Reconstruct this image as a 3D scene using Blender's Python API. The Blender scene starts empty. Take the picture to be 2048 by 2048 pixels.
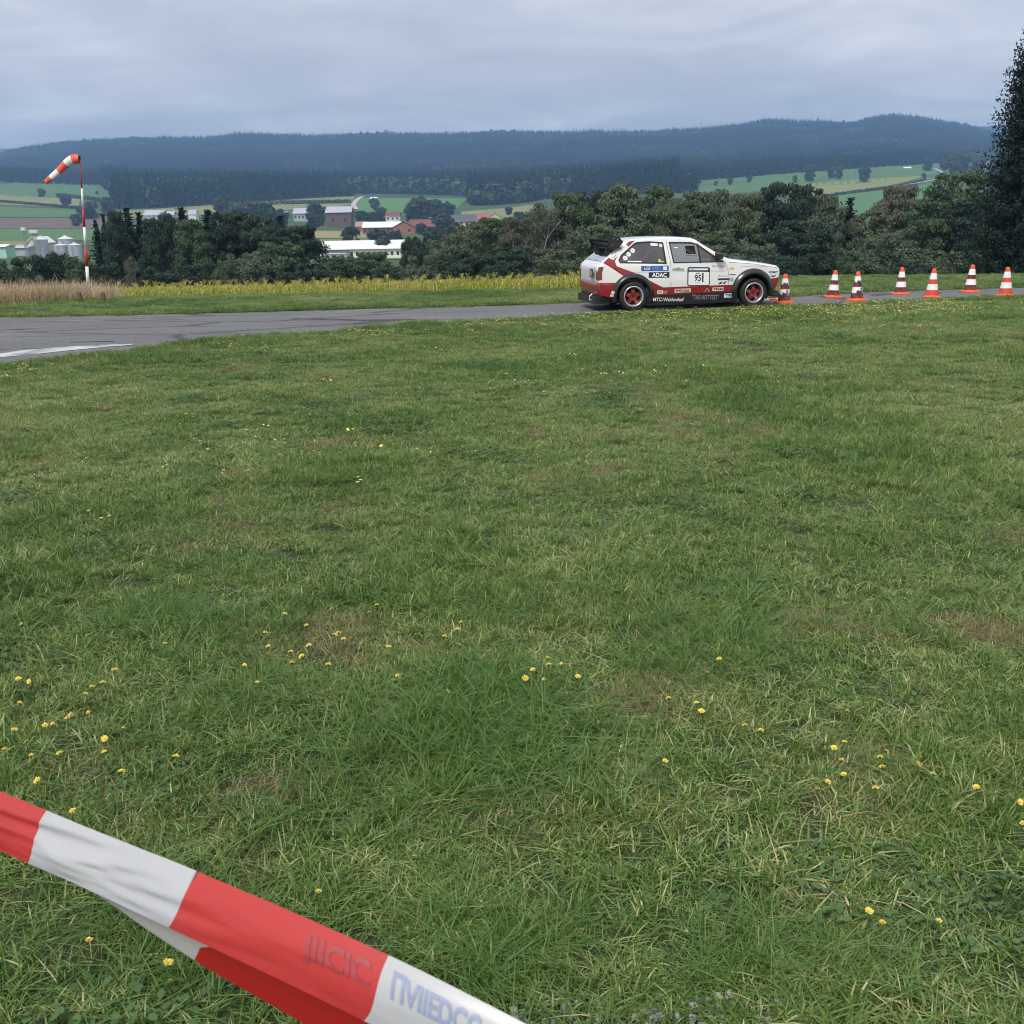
import bpy, math, random
import numpy as np
from mathutils import Matrix, Vector, Euler
from mathutils.geometry import delaunay_2d_cdt
from mathutils import noise as mnoise

random.seed(7)
RNG = np.random.default_rng(11)
scene = bpy.context.scene
COL = scene.collection

# ------------------------------------------------------------------ camera
CAM_H, HOR, F = 1.75, 430.0, 2048.0
PITCH = math.atan((1024 - HOR) / F)
ROLL = math.radians(-1.0)
cam_d = bpy.data.cameras.new('camera')
cam_d.sensor_width = 36.0
cam_d.lens = 36.0 * F / 2048.0
cam_d.clip_start = 0.05
cam_d.clip_end = 20000
cam = bpy.data.objects.new('camera', cam_d)
COL.objects.link(cam)
CR = Euler((math.radians(90) - PITCH, 0, 0)).to_matrix() @ Matrix.Rotation(ROLL, 3, 'Z')
cam.matrix_world = Matrix.Translation((0, 0, CAM_H)) @ CR.to_4x4()
scene.camera = cam
cam_d.dof.use_dof = True; cam_d.dof.focus_distance = 7.5; cam_d.dof.aperture_fstop = 13.0
EYE = Vector((0, 0, CAM_H))

# ------------------------------------------------------------------ world
SUN_EL, SUN_AZ = math.radians(52), math.radians(205)   # azimuth clockwise from +Y
world = bpy.data.worlds.new('World')
scene.world = world
world.use_nodes = True
wn, wl = world.node_tree.nodes, world.node_tree.links
wn.clear()
w_out = wn.new('ShaderNodeOutputWorld')
sky = wn.new('ShaderNodeTexSky')
sky.sky_type = 'NISHITA'
sky.sun_disc = False
sky.sun_elevation = SUN_EL
sky.sun_rotation = SUN_AZ
bg_a = wn.new('ShaderNodeBackground'); bg_a.inputs[1].default_value = 0.07
wl.new(sky.outputs[0], bg_a.inputs[0])
tc = wn.new('ShaderNodeTexCoord')
sep = wn.new('ShaderNodeSeparateXYZ'); wl.new(tc.outputs['Generated'], sep.inputs[0])
def wmath(op, a, b=None, c=None):
    n = wn.new('ShaderNodeMath'); n.operation = op
    for i, v in enumerate((a, b, c)):
        if v is None: continue
        if isinstance(v, (int, float)): n.inputs[i].default_value = v
        else: wl.new(v, n.inputs[i])
    return n.outputs[0]
zc = wmath('MAXIMUM', sep.outputs[2], 0.0)
den = wmath('ADD', zc, 0.12)
cx = wmath('DIVIDE', sep.outputs[0], den)
cy = wmath('DIVIDE', sep.outputs[1], den)
cmb = wn.new('ShaderNodeCombineXYZ'); wl.new(cx, cmb.inputs[0]); wl.new(cy, cmb.inputs[1])
def wnoise(scale, detail, rough, dist, loc):
    mp = wn.new('ShaderNodeMapping'); wl.new(cmb.outputs[0], mp.inputs[0])
    mp.inputs['Location'].default_value = loc
    mp.inputs['Rotation'].default_value = (0, 0, 0.35)
    n = wn.new('ShaderNodeTexNoise'); wl.new(mp.outputs[0], n.inputs['Vector'])
    n.inputs['Scale'].default_value = scale; n.inputs['Detail'].default_value = detail
    n.inputs['Roughness'].default_value = rough; n.inputs['Distortion'].default_value = dist
    return n.outputs[0]
n1 = wnoise(0.42, 5, 0.55, 0.6, (3.1, 1.7, 0))
n2 = wnoise(1.5, 6, 0.6, 0.9, (9.1, 4.2, 0))
nm = wmath('ADD', wmath('MULTIPLY', n1, 0.65), wmath('MULTIPLY', n2, 0.35))
ramp = wn.new('ShaderNodeValToRGB'); wl.new(nm, ramp.inputs[0])
r_ = ramp.color_ramp
r_.elements[0].position = 0.36; r_.elements[0].color = (0.300, 0.306, 0.326, 1)
r_.elements[1].position = 0.66; r_.elements[1].color = (0.580, 0.570, 0.555, 1)
e_ = r_.elements.new(0.5); e_.color = (0.388, 0.390, 0.408, 1)
bg_b = wn.new('ShaderNodeBackground')
wl.new(ramp.outputs[0], bg_b.inputs[0])
wl.new(wmath('ADD', wmath('MULTIPLY', zc, 0.4), 0.97), bg_b.inputs[1])
mixw = wn.new('ShaderNodeMixShader'); mixw.inputs[0].default_value = 0.93
wl.new(bg_a.outputs[0], mixw.inputs[1]); wl.new(bg_b.outputs[0], mixw.inputs[2])
wl.new(mixw.outputs[0], w_out.inputs[0])

sun_d = bpy.data.lights.new('sun', 'SUN')
sun_d.energy = 1.5
sun_d.angle = math.radians(18)
sun_d.color = (1.0, 0.955, 0.87)
sun = bpy.data.objects.new('sun', sun_d)
COL.objects.link(sun)
sd = Vector((math.sin(SUN_AZ) * math.cos(SUN_EL), math.cos(SUN_AZ) * math.cos(SUN_EL), math.sin(SUN_EL)))
sun.rotation_euler = sd.to_track_quat('Z', 'Y').to_euler()
sun.location = (0, -20, 60)

vs = scene.view_settings
vs.view_transform = 'Standard'; vs.look = 'None'; vs.exposure = 0.9; vs.gamma = 1.0
vs.use_curve_mapping = False
scene.cycles.max_bounces = 6
scene.cycles.diffuse_bounces = 3
scene.cycles.glossy_bounces = 3
scene.cycles.transmission_bounces = 4
scene.cycles.transparent_max_bounces = 16
scene.cycles.volume_bounces = 1
scene.cycles.use_denoising = True
scene.cycles.filter_width = 1.0

# ------------------------------------------------------------------ helpers
def ray(px, py):
    return (CR @ Vector(((px - 1024) / F, -(py - 1024) / F, -1.0)))
def P(px, py, z=0.0):
    d = ray(px, py); t = (z - CAM_H) / d.z
    return EYE + d * t
def D(px, py, Y):
    d = ray(px, py); return EYE + d * (Y / d.y)
def pix(p):
    q = CR.transposed() @ (Vector(p) - EYE)
    return 1024 + F * q.x / -q.z, 1024 - F * q.y / -q.z

def tag(o, label=None, cat=None, group=None, kind=None):
    if label: o['label'] = label
    if cat: o['category'] = cat
    if group: o['group'] = group
    if kind: o['kind'] = kind
    return o
def empty(name, loc=(0, 0, 0), rz=0.0, parent=None):
    o = bpy.data.objects.new(name, None); COL.objects.link(o)
    o.location = loc; o.rotation_euler = (0, 0, rz); o.empty_display_size = 0.2
    if parent: o.parent = parent
    return o
def mesh(name, verts, faces, mats=None, smooth=False, mi=None):
    me = bpy.data.meshes.new(name)
    if isinstance(verts, np.ndarray): verts = verts.tolist()
    if isinstance(faces, np.ndarray): faces = faces.tolist()
    me.from_pydata(verts, [], faces)
    if mats:
        for m in (mats if isinstance(mats, (list, tuple)) else [mats]): me.materials.append(m)
    if smooth: me.polygons.foreach_set('use_smooth', [True] * len(me.polygons))
    if mi is not None: me.polygons.foreach_set('material_index', list(mi))
    me.update()
    return me
def link(name, me, parent=None, loc=None, rot=None):
    o = bpy.data.objects.new(name, me); COL.objects.link(o)
    if parent: o.parent = parent
    if loc is not None: o.location = loc
    if rot is not None: o.rotation_euler = rot
    return o
def obj(name, verts, faces, mats=None, parent=None, smooth=False, mi=None):
    return link(name, mesh(name, verts, faces, mats, smooth, mi), parent)
def copy_tree(o, parent=None):
    c = o.copy(); COL.objects.link(c)
    if parent: c.parent = parent
    for ch in o.children: copy_tree(ch, c)
    return c

class MB:
    def __init__(s): s.v = []; s.f = []; s.m = []
    def add(s, v, f, m=0):
        n = len(s.v); s.v += [tuple(a) for a in v]; s.f += [tuple(i + n for i in q) for q in f]; s.m += [m] * len(f)
    def box(s, x0, x1, y0, y1, z0, z1, m=0):
        v = [(x, y, z) for z in (z0, z1) for y in (y0, y1) for x in (x0, x1)]
        s.add(v, [(0, 2, 3, 1), (4, 5, 7, 6), (0, 1, 5, 4), (2, 6, 7, 3), (0, 4, 6, 2), (1, 3, 7, 5)], m)
    def tube(s, pts, rad, n=8, m=0, caps=True):
        pts = [Vector(p) for p in pts]
        if isinstance(rad, (int, float)): rad = [rad] * len(pts)
        rings = []
        for i, p in enumerate(pts):
            t = (pts[min(i + 1, len(pts) - 1)] - pts[max(i - 1, 0)]).normalized()
            a = t.cross(Vector((0, 0, 1)));
            if a.length < 1e-3: a = t.cross(Vector((1, 0, 0)))
            a.normalize(); b = t.cross(a)
            rings.append([p + (a * math.cos(k * 2 * math.pi / n) + b * math.sin(k * 2 * math.pi / n)) * rad[i] for k in range(n)])
        v = [q for r in rings for q in r]; f = []
        for i in range(len(rings) - 1):
            for k in range(n):
                f.append((i * n + k, i * n + (k + 1) % n, (i + 1) * n + (k + 1) % n, (i + 1) * n + k))
        if caps:
            f.append(tuple(range(n))[::-1]); f.append(tuple((len(rings) - 1) * n + k for k in range(n)))
        s.add(v, f, m)
    def lathe(s, prof, n=24, axis='Z', m=0, origin=(0, 0, 0)):
        v = []; f = []
        for r, h in prof:
            for k in range(n):
                a = 2 * math.pi * k / n
                if axis == 'Z': q = (r * math.cos(a), r * math.sin(a), h)
                else: q = (r * math.cos(a), h, r * math.sin(a))
                v.append((q[0] + origin[0], q[1] + origin[1], q[2] + origin[2]))
        for i in range(len(prof) - 1):
            for k in range(n):
                q = (i * n + k, i * n + (k + 1) % n, (i + 1) * n + (k + 1) % n, (i + 1) * n + k)
                f.append(q if axis == 'Z' else q[::-1])
        s.add(v, f, m)
    def build(s, name, mats, parent=None, smooth=False):
        return obj(name, s.v, s.f, mats, parent, smooth, s.m)

# ------------------------------------------------------------------ materials
def mat(name, col, rough=0.7, metal=0.0, spec=0.5, noise=None, bump=0.0, bscale=20, coat=0.0, emis=None):
    """noise = (scale, colour2, lo, hi [, stretch])"""
    m = bpy.data.materials.new(name); m.use_nodes = True
    n, l = m.node_tree.nodes, m.node_tree.links
    b = n['Principled BSDF']
    b.inputs['Base Color'].default_value = (*col, 1); b.inputs['Roughness'].default_value = rough
    b.inputs['Metallic'].default_value = metal; b.inputs['Specular IOR Level'].default_value = spec
    b.inputs['Coat Weight'].default_value = coat
    tcn = n.new('ShaderNodeTexCoord')
    if noise:
        t = n.new('ShaderNodeTexNoise'); t.inputs['Scale'].default_value = noise[0]; t.inputs['Detail'].default_value = 6
        l.new(tcn.outputs['Object'], t.inputs[0])
        r = n.new('ShaderNodeValToRGB'); l.new(t.outputs[0], r.inputs[0])
        r.color_ramp.elements[0].position = noise[2]; r.color_ramp.elements[1].position = noise[3]
        r.color_ramp.elements[0].color = (*col, 1); r.color_ramp.elements[1].color = (*noise[1], 1)
        l.new(r.outputs[0], b.inputs['Base Color'])
    if bump:
        t = n.new('ShaderNodeTexNoise'); t.inputs['Scale'].default_value = bscale; t.inputs['Detail'].default_value = 5
        l.new(tcn.outputs['Object'], t.inputs[0])
        bn = n.new('ShaderNodeBump'); bn.inputs['Strength'].default_value = bump; bn.inputs['Distance'].default_value = 0.02
        l.new(t.outputs[0], bn.inputs['Height']); l.new(bn.outputs[0], b.inputs['Normal'])
    return m

def leaf_mat(name, stops, patch=((0.6, 0.25), (3.0, 0.15)), tint=0.55, rnd=0.2, transl=0.25, rough=0.6, spec=0.25, off=0.0):
    """colour from a per-leaf tint, a random value per object and slow noise over the place"""
    m = bpy.data.materials.new(name); m.use_nodes = True
    n, l = m.node_tree.nodes, m.node_tree.links
    b = n['Principled BSDF']
    b.inputs['Roughness'].default_value = rough; b.inputs['Specular IOR Level'].default_value = spec
    at = n.new('ShaderNodeAttribute'); at.attribute_name = 'tint'
    oi = n.new('ShaderNodeObjectInfo')
    geo = n.new('ShaderNodeNewGeometry')
    def mth(op, a, b_):
        x = n.new('ShaderNodeMath'); x.operation = op
        for i, v in enumerate((a, b_)):
            if isinstance(v, (int, float)): x.inputs[i].default_value = v
            else: l.new(v, x.inputs[i])
        return x.outputs[0]
    v = mth('MULTIPLY', at.outputs['Fac'], tint)
    v = mth('ADD', v, mth('MULTIPLY', oi.outputs['Random'], rnd))
    for sc, amt in patch:
        t = n.new('ShaderNodeTexNoise'); t.inputs['Scale'].default_value = sc; t.inputs['Detail'].default_value = 3
        l.new(geo.outputs['Position'], t.inputs[0])
        v = mth('ADD', v, mth('MULTIPLY', mth('SUBTRACT', t.outputs[0], 0.5), amt * 2.6))
    v = mth('ADD', v, off)
    r = n.new('ShaderNodeValToRGB'); l.new(v, r.inputs[0])
    cr = r.color_ramp
    while len(cr.elements) < len(stops): cr.elements.new(0.5)
    for e, (p, c) in zip(cr.elements, stops): e.position = p; e.color = (*c, 1)
    l.new(r.outputs[0], b.inputs['Base Color'])
    if transl:
        tr = n.new('ShaderNodeBsdfTranslucent'); l.new(r.outputs[0], tr.inputs[0])
        mx = n.new('ShaderNodeMixShader'); mx.inputs[0].default_value = transl
        l.new(b.outputs[0], mx.inputs[1]); l.new(tr.outputs[0], mx.inputs[2])
        l.new(mx.outputs[0], n['Material Output'].inputs[0])
    return m

# ------------------------------------------------------------------ the lie of the land
CREST = [(-900, 618), (0, 610), (180, 602), (430, 596), (650, 591), (1150, 584), (1560, 556), (2048, 552), (3000, 542)]
CREST_P = sorted([(P(a, b).x, P(a, b).y) for a, b in CREST])
CX = np.array([c[0] for c in CREST_P]); CY = np.array([c[1] for c in CREST_P])
COLS = np.array([-900, 0, 250, 700, 1000, 1350, 1700, 2048, 2950], float)
RID_PX = [-900, 0, 54, 109, 174, 261, 348, 420, 450, 493, 524, 586, 664, 773, 866, 1000, 1300, 1416, 1474, 1505, 1548, 1629, 1675, 1706, 1726, 1761, 1823, 1919, 1977, 2048, 2950]
RID_RW = [362, 316, 303, 295, 289, 284, 282, 281, 278, 274, 273, 277, 276, 272, 273, 269, 269, 261, 254, 247, 248, 251, 253, 247, 239, 235, 241, 259, 279, 296, 330]
PROF = [
    (48,   [672, 664, 660, 650, 642, 632, 626, 622, 610]),
    (60,   [660, 652, 648, 640, 632, 622, 616, 612, 600]),
    (110,  [628, 620, 616, 606, 600, 592, 586, 582, 576]),
    (300,  [560, 552, 548, 540, 536, 520, 510, 505, 500]),
    (450,  [520, 512, 511, 510, 506, 480, 470, 465, 460]),
    (600,  [495, 485, 484, 482, 478, 458, 440, 440, 440]),
    (800,  [470, 460, 459, 458, 455, 438, 420, 420, 420]),
    (1000, [448, 438, 437, 437, 432, 415, 400, 398, 398]),
    (1200, [428, 415, 418, 415, 414, 392, 378, 375, 375]),
    (1400, [405, 392, 400, 396, 398, 370, 354, 346, 345]),
    (1700, [380, 368, 380, 386, 382, 360, 334, 330, 330]),
    (2400, [362, 352, 352, 350, 345, 332, 312, 316, 325]),
]
NC = 33
AZ_PX = np.linspace(-900, 2950, 170)
PY_ = [p[0] for p in PROF] + [3900, 4500, 5800, 6400]
ZT = np.zeros((len(PY_), len(AZ_PX)))
AA = np.array([D(a, 430, 100).x / 100 for a in AZ_PX])
for j, a in enumerate(AZ_PX):
    for i, (Y, rows) in enumerate(PROF):
        ZT[i, j] = D(a, np.interp(a, COLS, rows), Y).z
    k = len(PROF)
    rr = np.interp(a, RID_PX, RID_RW)
    ZT[k, j] = D(a, rr, 3900).z
    ZT[k + 1, j] = D(a, rr + 22, 4500).z
    ZT[k + 2, j] = D(a, np.interp(a, [-900, 1700, 1900, 2000, 2300, 2950], [300, 290, 262, 257, 262, 300]), 5800).z
    ZT[k + 3, j] = ZT[k + 2, j] - 120
PYA = np.array(PY_, float)
def smooth(t): t = min(max(t, 0.0), 1.0); return t * t * (3 - 2 * t)
def H(x, y):
    yc = float(np.interp(x, CX, CY))
    if y <= yc: return 0.0
    a = min(max(x / max(y, 1.0), AA[0]), AA[-1])
    fj = (a - AA[0]) / (AA[-1] - AA[0]) * (len(AA) - 1)
    j = min(int(fj), len(AA) - 2); tj = fj - j
    def zr(i): return ZT[i, j] * (1 - tj) + ZT[i, j + 1] * tj
    if y < 48:
        t = (y - yc) / max(48 - yc, 1)
        return zr(0) * (t ** 1.35)
    i = min(int(np.searchsorted(PYA, y, 'right')) - 1, len(PYA) - 2)
    t = min((y - PYA[i]) / (PYA[i + 1] - PYA[i]), 1.0)
    z = zr(i) * (1 - t) + zr(i + 1) * t
    if y > 1500:
        z += (mnoise.noise(Vector((x / 420, y / 420, 0.3))) * 14 + mnoise.noise(Vector((x / 150, y / 150, 5))) * 4) * smooth((y - 1500) / 600) * (1.0 - 0.75 * math.exp(-((y - 3900) / 350) ** 2))
    return z
def hit(px, row, y0=60.0, y1=5000.0):
    d = ray(px, row); y = y0; step = 4.0
    while y < y1:
        p = EYE + d * (y / d.y)
        if H(p.x, p.y) >= p.z: return Vector((p.x, p.y, H(p.x, p.y)))
        y += max(4.0, y * 0.006)
    return EYE + d * (y1 / d.y)

# ------------------------------------------------------------------ ground, road
m_soil = mat('soil', (0.026, 0.040, 0.012), 0.95, noise=(3.0, (0.045, 0.060, 0.022), 0.35, 0.7), bump=0.5, bscale=60)
def terr_mat():
    m = bpy.data.materials.new('land'); m.use_nodes = True
    n, l = m.node_tree.nodes, m.node_tree.links
    b = n['Principled BSDF']; b.inputs['Roughness'].default_value = 0.9; b.inputs['Specular IOR Level'].default_value = 0.1
    geo = n.new('ShaderNodeNewGeometry')
    t = n.new('ShaderNodeTexNoise'); t.inputs['Scale'].default_value = 0.01; t.inputs['Detail'].default_value = 8
    l.new(geo.outputs['Position'], t.inputs[0])
    r = n.new('ShaderNodeValToRGB'); l.new(t.outputs[0], r.inputs[0])
    r.color_ramp.elements[0].position = 0.35; r.color_ramp.elements[0].color = (0.035, 0.07, 0.025, 1)
    r.color_ramp.elements[1].position = 0.68; r.color_ramp.elements[1].color = (0.09, 0.13, 0.05, 1)
    l.new(r.outputs[0], b.inputs['Base Color'])
    return m
m_land = terr_mat()
ys = [-30, -6, 0] + list(np.arange(1, 32, 1.0)) + list(np.arange(32, 60, 3)) + list(np.arange(60, 300, 16)) + list(np.arange(300, 1500, 35)) + list(np.arange(1500, 4100, 65)) + list(np.arange(4150, 6500, 200))
NA = 260
rows_v = []
for y in ys:
    for j in range(NA + 1):
        a = -1.05 + 2.1 * j / NA
        x = a * max(y, 45.0) if y < 45 else a * y
        if y < 45: x = a * 45.0
        rows_v.append((x, y, H(x, y)))
fc = []
for i in range(len(ys) - 1):
    for j in range(NA):
        q = i * (NA + 1) + j
        fc.append((q, q + 1, q + NA + 2, q + NA + 1))
mi_t = [0 if rows_v[f[0]][1] < 45 else 1 for f in fc]
ground = obj('ground', rows_v, fc, [m_soil, m_land], smooth=True, mi=mi_t)
tag(ground, kind='structure')

FAR_E = [(-900, 648), (0, 635), (265, 631), (509, 625), (689, 619.5), (1024, 611.5), (1150, 606.5), (1330, 601), (1585, 594.6), (1650, 589.5), (1784, 583), (2048, 576), (2800, 563)]
NEAR_E = [(-900, 850), (-300, 768), (0, 731), (201, 709.6), (334, 688), (477, 677), (636, 664.5), (795, 652), (1024, 640), (1150, 630.5), (1300, 625), (1460, 619.5), (1585, 614), (1727, 607), (1852, 600), (2048, 594), (2800, 577)]
far_p = [P(a, b) for a, b in FAR_E]; near_p = [P(a, b) for a, b in NEAR_E]
def resamp(pts, n, amp, seed):
    pts = [Vector((p.x, p.y)) for p in pts]
    L = [0]
    for a, b in zip(pts, pts[1:]): L.append(L[-1] + (b - a).length)
    out = []
    for i in range(n):
        s = L[-1] * i / (n - 1)
        x = np.interp(s, L, [p.x for p in pts]); y = np.interp(s, L, [p.y for p in pts])
        y += amp * mnoise.noise(Vector((x * 1.7, seed, 0))) + amp * 0.5 * mnoise.noise(Vector((x * 6, seed, 3)))
        out.append((float(x), float(y)))
    return out
far_l = resamp(far_p, 160, 0.05, 1); near_l = resamp(near_p, 160, 0.08, 7)
def road_mat():
    m = bpy.data.materials.new('asphalt'); m.use_nodes = True
    n, l = m.node_tree.nodes, m.node_tree.links
    b = n['Principled BSDF']; b.inputs['Specular IOR Level'].default_value = 0.4
    geo = n.new('ShaderNodeNewGeometry')
    def nz(sc, det=5):
        t = n.new('ShaderNodeTexNoise'); t.inputs['Scale'].default_value = sc; t.inputs['Detail'].default_value = det
        l.new(geo.outputs['Position'], t.inputs[0]); return t
    a = nz(0.5); f = nz(60, 2)
    r = n.new('ShaderNodeValToRGB'); l.new(a.outputs[0], r.inputs[0])
    r.color_ramp.elements[0].position = 0.35; r.color_ramp.elements[0].color = (0.10, 0.10, 0.103, 1)
    r.color_ramp.elements[1].position = 0.7; r.color_ramp.elements[1].color = (0.155, 0.155, 0.158, 1)
    r2 = n.new('ShaderNodeValToRGB'); l.new(f.outputs[0], r2.inputs[0])
    r2.color_ramp.elements[0].position = 0.35; r2.color_ramp.elements[0].color = (0.6, 0.6, 0.6, 1)
    r2.color_ramp.elements[1].position = 0.65; r2.color_ramp.elements[1].color = (1.35, 1.35, 1.35, 1)
    mx = n.new('ShaderNodeMix'); mx.data_type = 'RGBA'; mx.blend_type = 'MULTIPLY'; mx.inputs[0].default_value = 1
    l.new(r.outputs[0], mx.inputs[6]); l.new(r2.outputs[0], mx.inputs[7])
    # cracks
    mp = n.new('ShaderNodeMapping'); mp.inputs['Rotation'].default_value = (0, 0, -0.35); mp.inputs['Scale'].default_value = (0.16, 0.8, 1)
    l.new(geo.outputs['Position'], mp.inputs[0])
    wv = n.new('ShaderNodeTexVoronoi'); wv.feature = 'DISTANCE_TO_EDGE'; wv.inputs['Scale'].default_value = 0.9
    ds = nz(1.2); am = n.new('ShaderNodeMix'); am.data_type = 'RGBA'; am.inputs[0].default_value = 0.12
    l.new(mp.outputs[0], am.inputs[6]); l.new(ds.outputs['Color'], am.inputs[7]); l.new(am.outputs[2], wv.inputs[0])
    cr = n.new('ShaderNodeValToRGB'); l.new(wv.outputs[0], cr.inputs[0])
    cr.color_ramp.elements[0].position = 0.004; cr.color_ramp.elements[0].color = (0.35, 0.35, 0.35, 1)
    cr.color_ramp.elements[1].position = 0.02; cr.color_ramp.elements[1].color = (1, 1, 1, 1)
    m2 = n.new('ShaderNodeMix'); m2.data_type = 'RGBA'; m2.blend_type = 'MULTIPLY'; m2.inputs[0].default_value = 1
    l.new(mx.outputs[2], m2.inputs[6]); l.new(cr.outputs[0], m2.inputs[7])
    l.new(m2.outputs[2], b.inputs['Base Color'])
    rr = n.new('ShaderNodeMapRange'); l.new(a.outputs[0], rr.inputs[0]); rr.inputs[1].default_value = 0.35; rr.inputs[2].default_value = 0.65
    rr.inputs[3].default_value = 0.55; rr.inputs[4].default_value = 0.85; l.new(rr.outputs[0], b.inputs['Roughness'])
    bn = n.new('ShaderNodeBump'); bn.inputs['Strength'].default_value = 0.4; bn.inputs['Distance'].default_value = 0.01
    l.new(f.outputs[0], bn.inputs['Height']); l.new(bn.outputs[0], b.inputs['Normal'])
    return m
m_road = road_mat()
v = [(x, y, 0.006) for x, y in near_l] + [(x, y, 0.006) for x, y in far_l]
N = len(near_l)
tag(obj('road', v, [(i, i + 1, N + i + 1, N + i) for i in range(N - 1)], m_road), kind='structure')
FLX = np.array([p[0] for p in far_l]); FLY = np.array([p[1] for p in far_l])
NLX = np.array([p[0] for p in near_l]); NLY = np.array([p[1] for p in near_l])
def on_road(x, y, mrg=0.0):
    return np.interp(x, NLX, NLY) - mrg < y < np.interp(x, FLX, FLY) + mrg
# puddle on the tarmac, its sky reflection painted in as pale colour
m_water = mat('puddle_sky_sheen', (0.52, 0.52, 0.53), 0.35, spec=0.8, noise=(1.3, (0.22, 0.22, 0.225), 0.45, 0.72))
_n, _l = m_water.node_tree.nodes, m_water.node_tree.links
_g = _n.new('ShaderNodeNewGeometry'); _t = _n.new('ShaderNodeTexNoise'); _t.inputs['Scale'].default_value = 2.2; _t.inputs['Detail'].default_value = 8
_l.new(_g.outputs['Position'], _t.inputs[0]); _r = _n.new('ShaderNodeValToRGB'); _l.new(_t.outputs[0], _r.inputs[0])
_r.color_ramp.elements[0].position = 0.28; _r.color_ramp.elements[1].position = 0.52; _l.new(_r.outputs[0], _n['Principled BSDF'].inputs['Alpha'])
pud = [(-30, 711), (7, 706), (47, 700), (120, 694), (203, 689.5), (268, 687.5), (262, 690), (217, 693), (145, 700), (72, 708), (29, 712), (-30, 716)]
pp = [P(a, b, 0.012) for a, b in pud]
tag(obj('puddle_sheen', [tuple(p) for p in pp], [tuple(range(len(pp)))], m_water), kind='structure')
# a dark tyre streaks and a worn pale line on the tarmac, thin sheets
def strip(name, pts, w, m, z):
    L = [P(a, b, z) for a, b in pts]; v = []
    for i, p in enumerate(L):
        t = (L[min(i + 1, len(L) - 1)] - L[max(0, i - 1)]).normalized(); nrm = Vector((-t.y, t.x, 0))
        ww = w * (0.25 + math.sin(math.pi * (i + 0.3) / (len(L) - 0.4)))
        v += [tuple(p - nrm * ww / 2), tuple(p + nrm * ww / 2)]
    o = obj(name, v, [(2 * i, 2 * i + 1, 2 * i + 3, 2 * i + 2) for i in range(len(L) - 1)], m)
    return tag(o, kind='structure')
m_skid = mat('tyre_rubber_mark', (0.035, 0.035, 0.038), 0.8, noise=(8, (0.09, 0.09, 0.095), 0.4, 0.65))
m_pale = mat('worn_line', (0.22, 0.22, 0.225), 0.8, noise=(6, (0.12, 0.12, 0.125), 0.4, 0.6))
strip('road_streak', [(0, 660), (30, 658.5), (75, 657)], 0.10, m_skid, 0.010)
strip('road_streak', [(140, 684), (180, 683), (230, 682)], 0.10, m_skid, 0.010)
strip('road_streak', [(585, 637), (640, 638), (700, 639)], 0.18, m_skid, 0.010)
strip('road_streak', [(640, 637), (720, 640), (830, 638)], 0.16, m_skid, 0.010)
strip('road_streak', [(1745, 592), (1765, 588), (1785, 587)], 0.30, m_skid, 0.010)
strip('road_line', [(-60, 643.5), (60, 642.5), (180, 641), (300, 639), (370, 638)], 0.10, m_pale, 0.010)

# ------------------------------------------------------------------ scattering
def scatter(name, pts, rots, scl, idx, protos, label=None, kind='stuff'):
    me = bpy.data.meshes.new(name)
    pts = np.asarray(pts, float); n = len(pts)
    me.vertices.add(n); me.vertices.foreach_set('co', pts.ravel())
    a = me.attributes.new('rot', 'FLOAT_VECTOR', 'POINT'); a.data.foreach_set('vector', np.asarray(rots, float).ravel())
    scl = np.asarray(scl, float)
    if scl.ndim == 1: scl = np.repeat(scl[:, None], 3, 1)
    a = me.attributes.new('scl', 'FLOAT_VECTOR', 'POINT'); a.data.foreach_set('vector', scl.ravel())
    a = me.attributes.new('idx', 'INT', 'POINT'); a.data.foreach_set('value', np.asarray(idx, int).tolist())
    coll = bpy.data.collections.new(name + '_sources')
    for k, pm in enumerate(protos):
        coll.objects.link(bpy.data.objects.new('%s_%03d' % (name, k), pm))
    o = link(name, me)
    ng = bpy.data.node_groups.new(name, 'GeometryNodeTree')
    ng.interface.new_socket('Geometry', in_out='INPUT', socket_type='NodeSocketGeometry')
    ng.interface.new_socket('Geometry', in_out='OUTPUT', socket_type='NodeSocketGeometry')
    N_, L_ = ng.nodes, ng.links
    gi, go = N_.new('NodeGroupInput'), N_.new('NodeGroupOutput')
    ci = N_.new('GeometryNodeCollectionInfo'); ci.inputs['Collection'].default_value = coll
    ci.inputs['Separate Children'].default_value = True; ci.inputs['Reset Children'].default_value = True
    ip = N_.new('GeometryNodeInstanceOnPoints'); ip.inputs['Pick Instance'].default_value = True
    def na(nm, dt):
        q = N_.new('GeometryNodeInputNamedAttribute'); q.data_type = dt; q.inputs['Name'].default_value = nm
        return q.outputs['Attribute']
    L_.new(gi.outputs[0], ip.inputs['Points']); L_.new(ci.outputs[0], ip.inputs['Instance'])
    L_.new(na('idx', 'INT'), ip.inputs['Instance Index'])
    L_.new(na('rot', 'FLOAT_VECTOR'), ip.inputs['Rotation'])
    L_.new(na('scl', 'FLOAT_VECTOR'), ip.inputs['Scale'])
    L_.new(ip.outputs[0], go.inputs[0])
    md = o.modifiers.new('scatter', 'NODES'); md.node_group = ng
    tag(o, label=label, kind=kind)
    return o

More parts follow.
